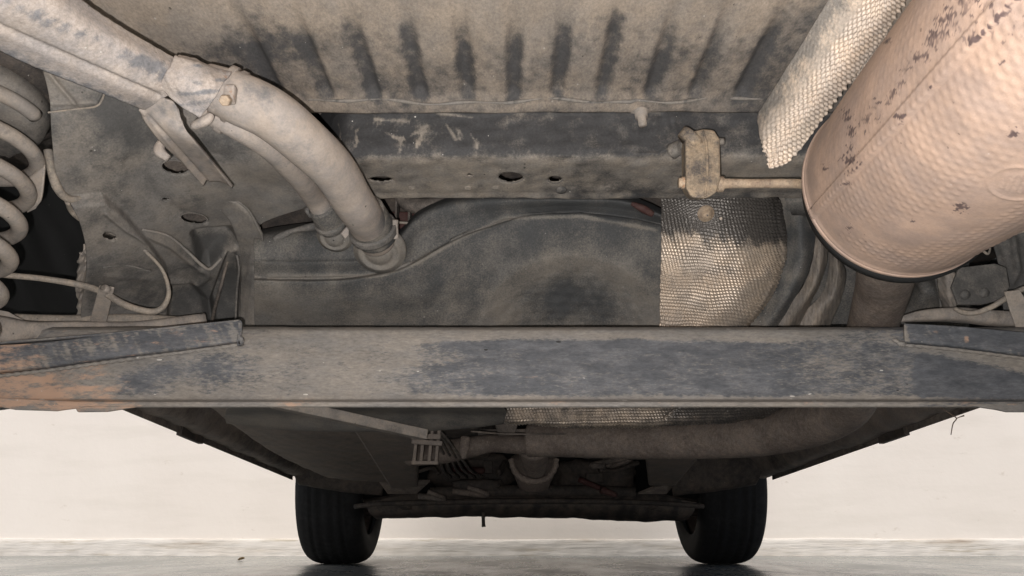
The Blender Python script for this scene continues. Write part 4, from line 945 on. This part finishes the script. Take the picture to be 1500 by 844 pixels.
for a, s_ in ((560, 1), (985, -1)):
    plate('rail_foot', [(a-5, 706, 2.52), (a+70*s_ if s_ > 0 else a+5, 706, 2.52), (a+50*s_, 724, 2.56), (a+8*s_, 724, 2.56)], M_dark, car, t=.01, dust=.6)
    patch('front_arch_liner', [[(a-s_*150, 640, 2.45), (a-s_*60, 655, 2.5), (a+s_*10, 660, 2.5)], [(a-s_*125, 706, 2.48), (a-s_*60, 716, 2.52), (a, 722, 2.55)], [(a-s_*120, 706, 2.62), (a-s_*60, 716, 2.62), (a, 722, 2.62)]], M_dark2, car, 20, 30, lambda px, py, X: .001*w2(px, py, 22, 1), solid=.004)

# ------------------------------------------------------------------ wheels
def wheel(xo, xi, yc, Rw, side):
    w = abs(xo-xi); xc = (xo+xi)/2
    e = bpy.data.objects.new('wheel', None); COL.objects.link(e); e.parent = car; e.location = (xc, yc, Rw)
    n1 = 66; q = np.linspace(-1, 1, n1)
    prof = []
    for v in q:                                # superellipse cross-section, from bead to bead
        a = (v+1)/2*math.pi*1.36-math.pi*.18
        c, s_ = math.cos(a), math.sin(a)
        h = -np.sign(c)*abs(c)**.75*w/2; r = Rw-.062+.062*np.sign(s_)*abs(s_)**.62
        prof.append((h, r))
    prof = np.array(prof); m = 220
    th = np.linspace(0, 2*np.pi, m, endpoint=False)
    rr = prof[:, 1][:, None]+0*th[None]; hh = prof[:, 0][:, None]+0*rr
    tread = sst(Rw-.014, Rw-.006, rr)
    for g in (-.052, -.018, .018, .052): rr = rr-.006*tread*np.exp(-((hh-g)/.0045)**4)
    sip = (np.sin(th[None]*72+np.abs(hh)*90) > .82)
    rr = rr-.003*tread*sip
    X = np.stack([hh, rr*np.cos(th)[None], rr*np.sin(th)[None]], -1)
    zmin = -Rw+.004; flat = X[..., 2] < zmin; X[..., 2] = np.where(flat, zmin, X[..., 2])
    o = mk('tyre', X, gridfaces(n1, m, True), M_tyre, e); o.location = (0, 0, -.0035)
    s = side
    o = lathe('rim', [(-s*.07, Rw-.10), (-s*.075, Rw-.085), (-s*.082, Rw-.078), (-s*.078, Rw-.105), (0, Rw-.12), (s*.05, Rw-.12), (s*.06, .10), (s*.05, .06), (s*.06, .0001)], (0, 0, 0), (1, 0, 0), M_rim, e, m=64)
    lathe('brake_drum', [(-s*.05, .0001), (-s*.05, .08), (-s*.045, .10), (0, .105), (s*.03, .10)], (0, 0, 0), (1, 0, 0), M_rim, e, m=40)
    return e
HALF = .80; YFW = 2.93
wheel(CX-HALF, CX-HALF+.225, YFW, .305, -1)
wheel(CX+HALF, CX+HALF-.225, YFW, .305, 1)
wheel(CX-.87, CX-.65, .38, .305, -1)
wheel(CX+.87, CX+.65, .38, .305, 1)

# ------------------------------------------------------------------ loose things
p = P(353, 822, 1); k = -CAMZ/(p[2]-CAMZ); c = np.array((p[0]*k, p[1]*k, .0))
n = 9; V = []
for i in range(n):
    t_ = i/(n-1)
    for j in (-1, 0, 1):
        V.append(c+np.array(((t_-.5)*.03, j*.009*math.sin(math.pi*t_)+.0, .003+.010*abs(j)*math.sin(math.pi*t_)+.008*t_*t_)))
o = mk('dry_leaf', V, gridfaces(n, 3), M_leaf, None, solid=.0006)
o['label'] = 'small curled dry leaf lying on the floor left of the front tyre'; o['category'] = 'leaf'
tw = tube('dry_twig', [(1385, 602, .80, 1.2), (1393, 607, .80, 1.5), (1401, 613, .80, 1.8), (1396, 621, .80, 1.5), (1393, 637, .80, 1.2)], M_twig, None, n=30, m=6)
tube('twig_fork', [(1401, 613, .80, 1.6), (1406, 611, .80, 1.5), (1412, 609, .80, 2.6)], M_twig, tw, n=12, m=6)
tube('twig_root', [(1368, 589, .793, 1.2), (1378, 597, .796, 1.2), (1385, 602, .80, 1.2)], M_twig, tw, n=10, m=6)
tw['label'] = 'thin forked dry twig hanging below the axle beam against the white wall'; tw['category'] = 'twig'
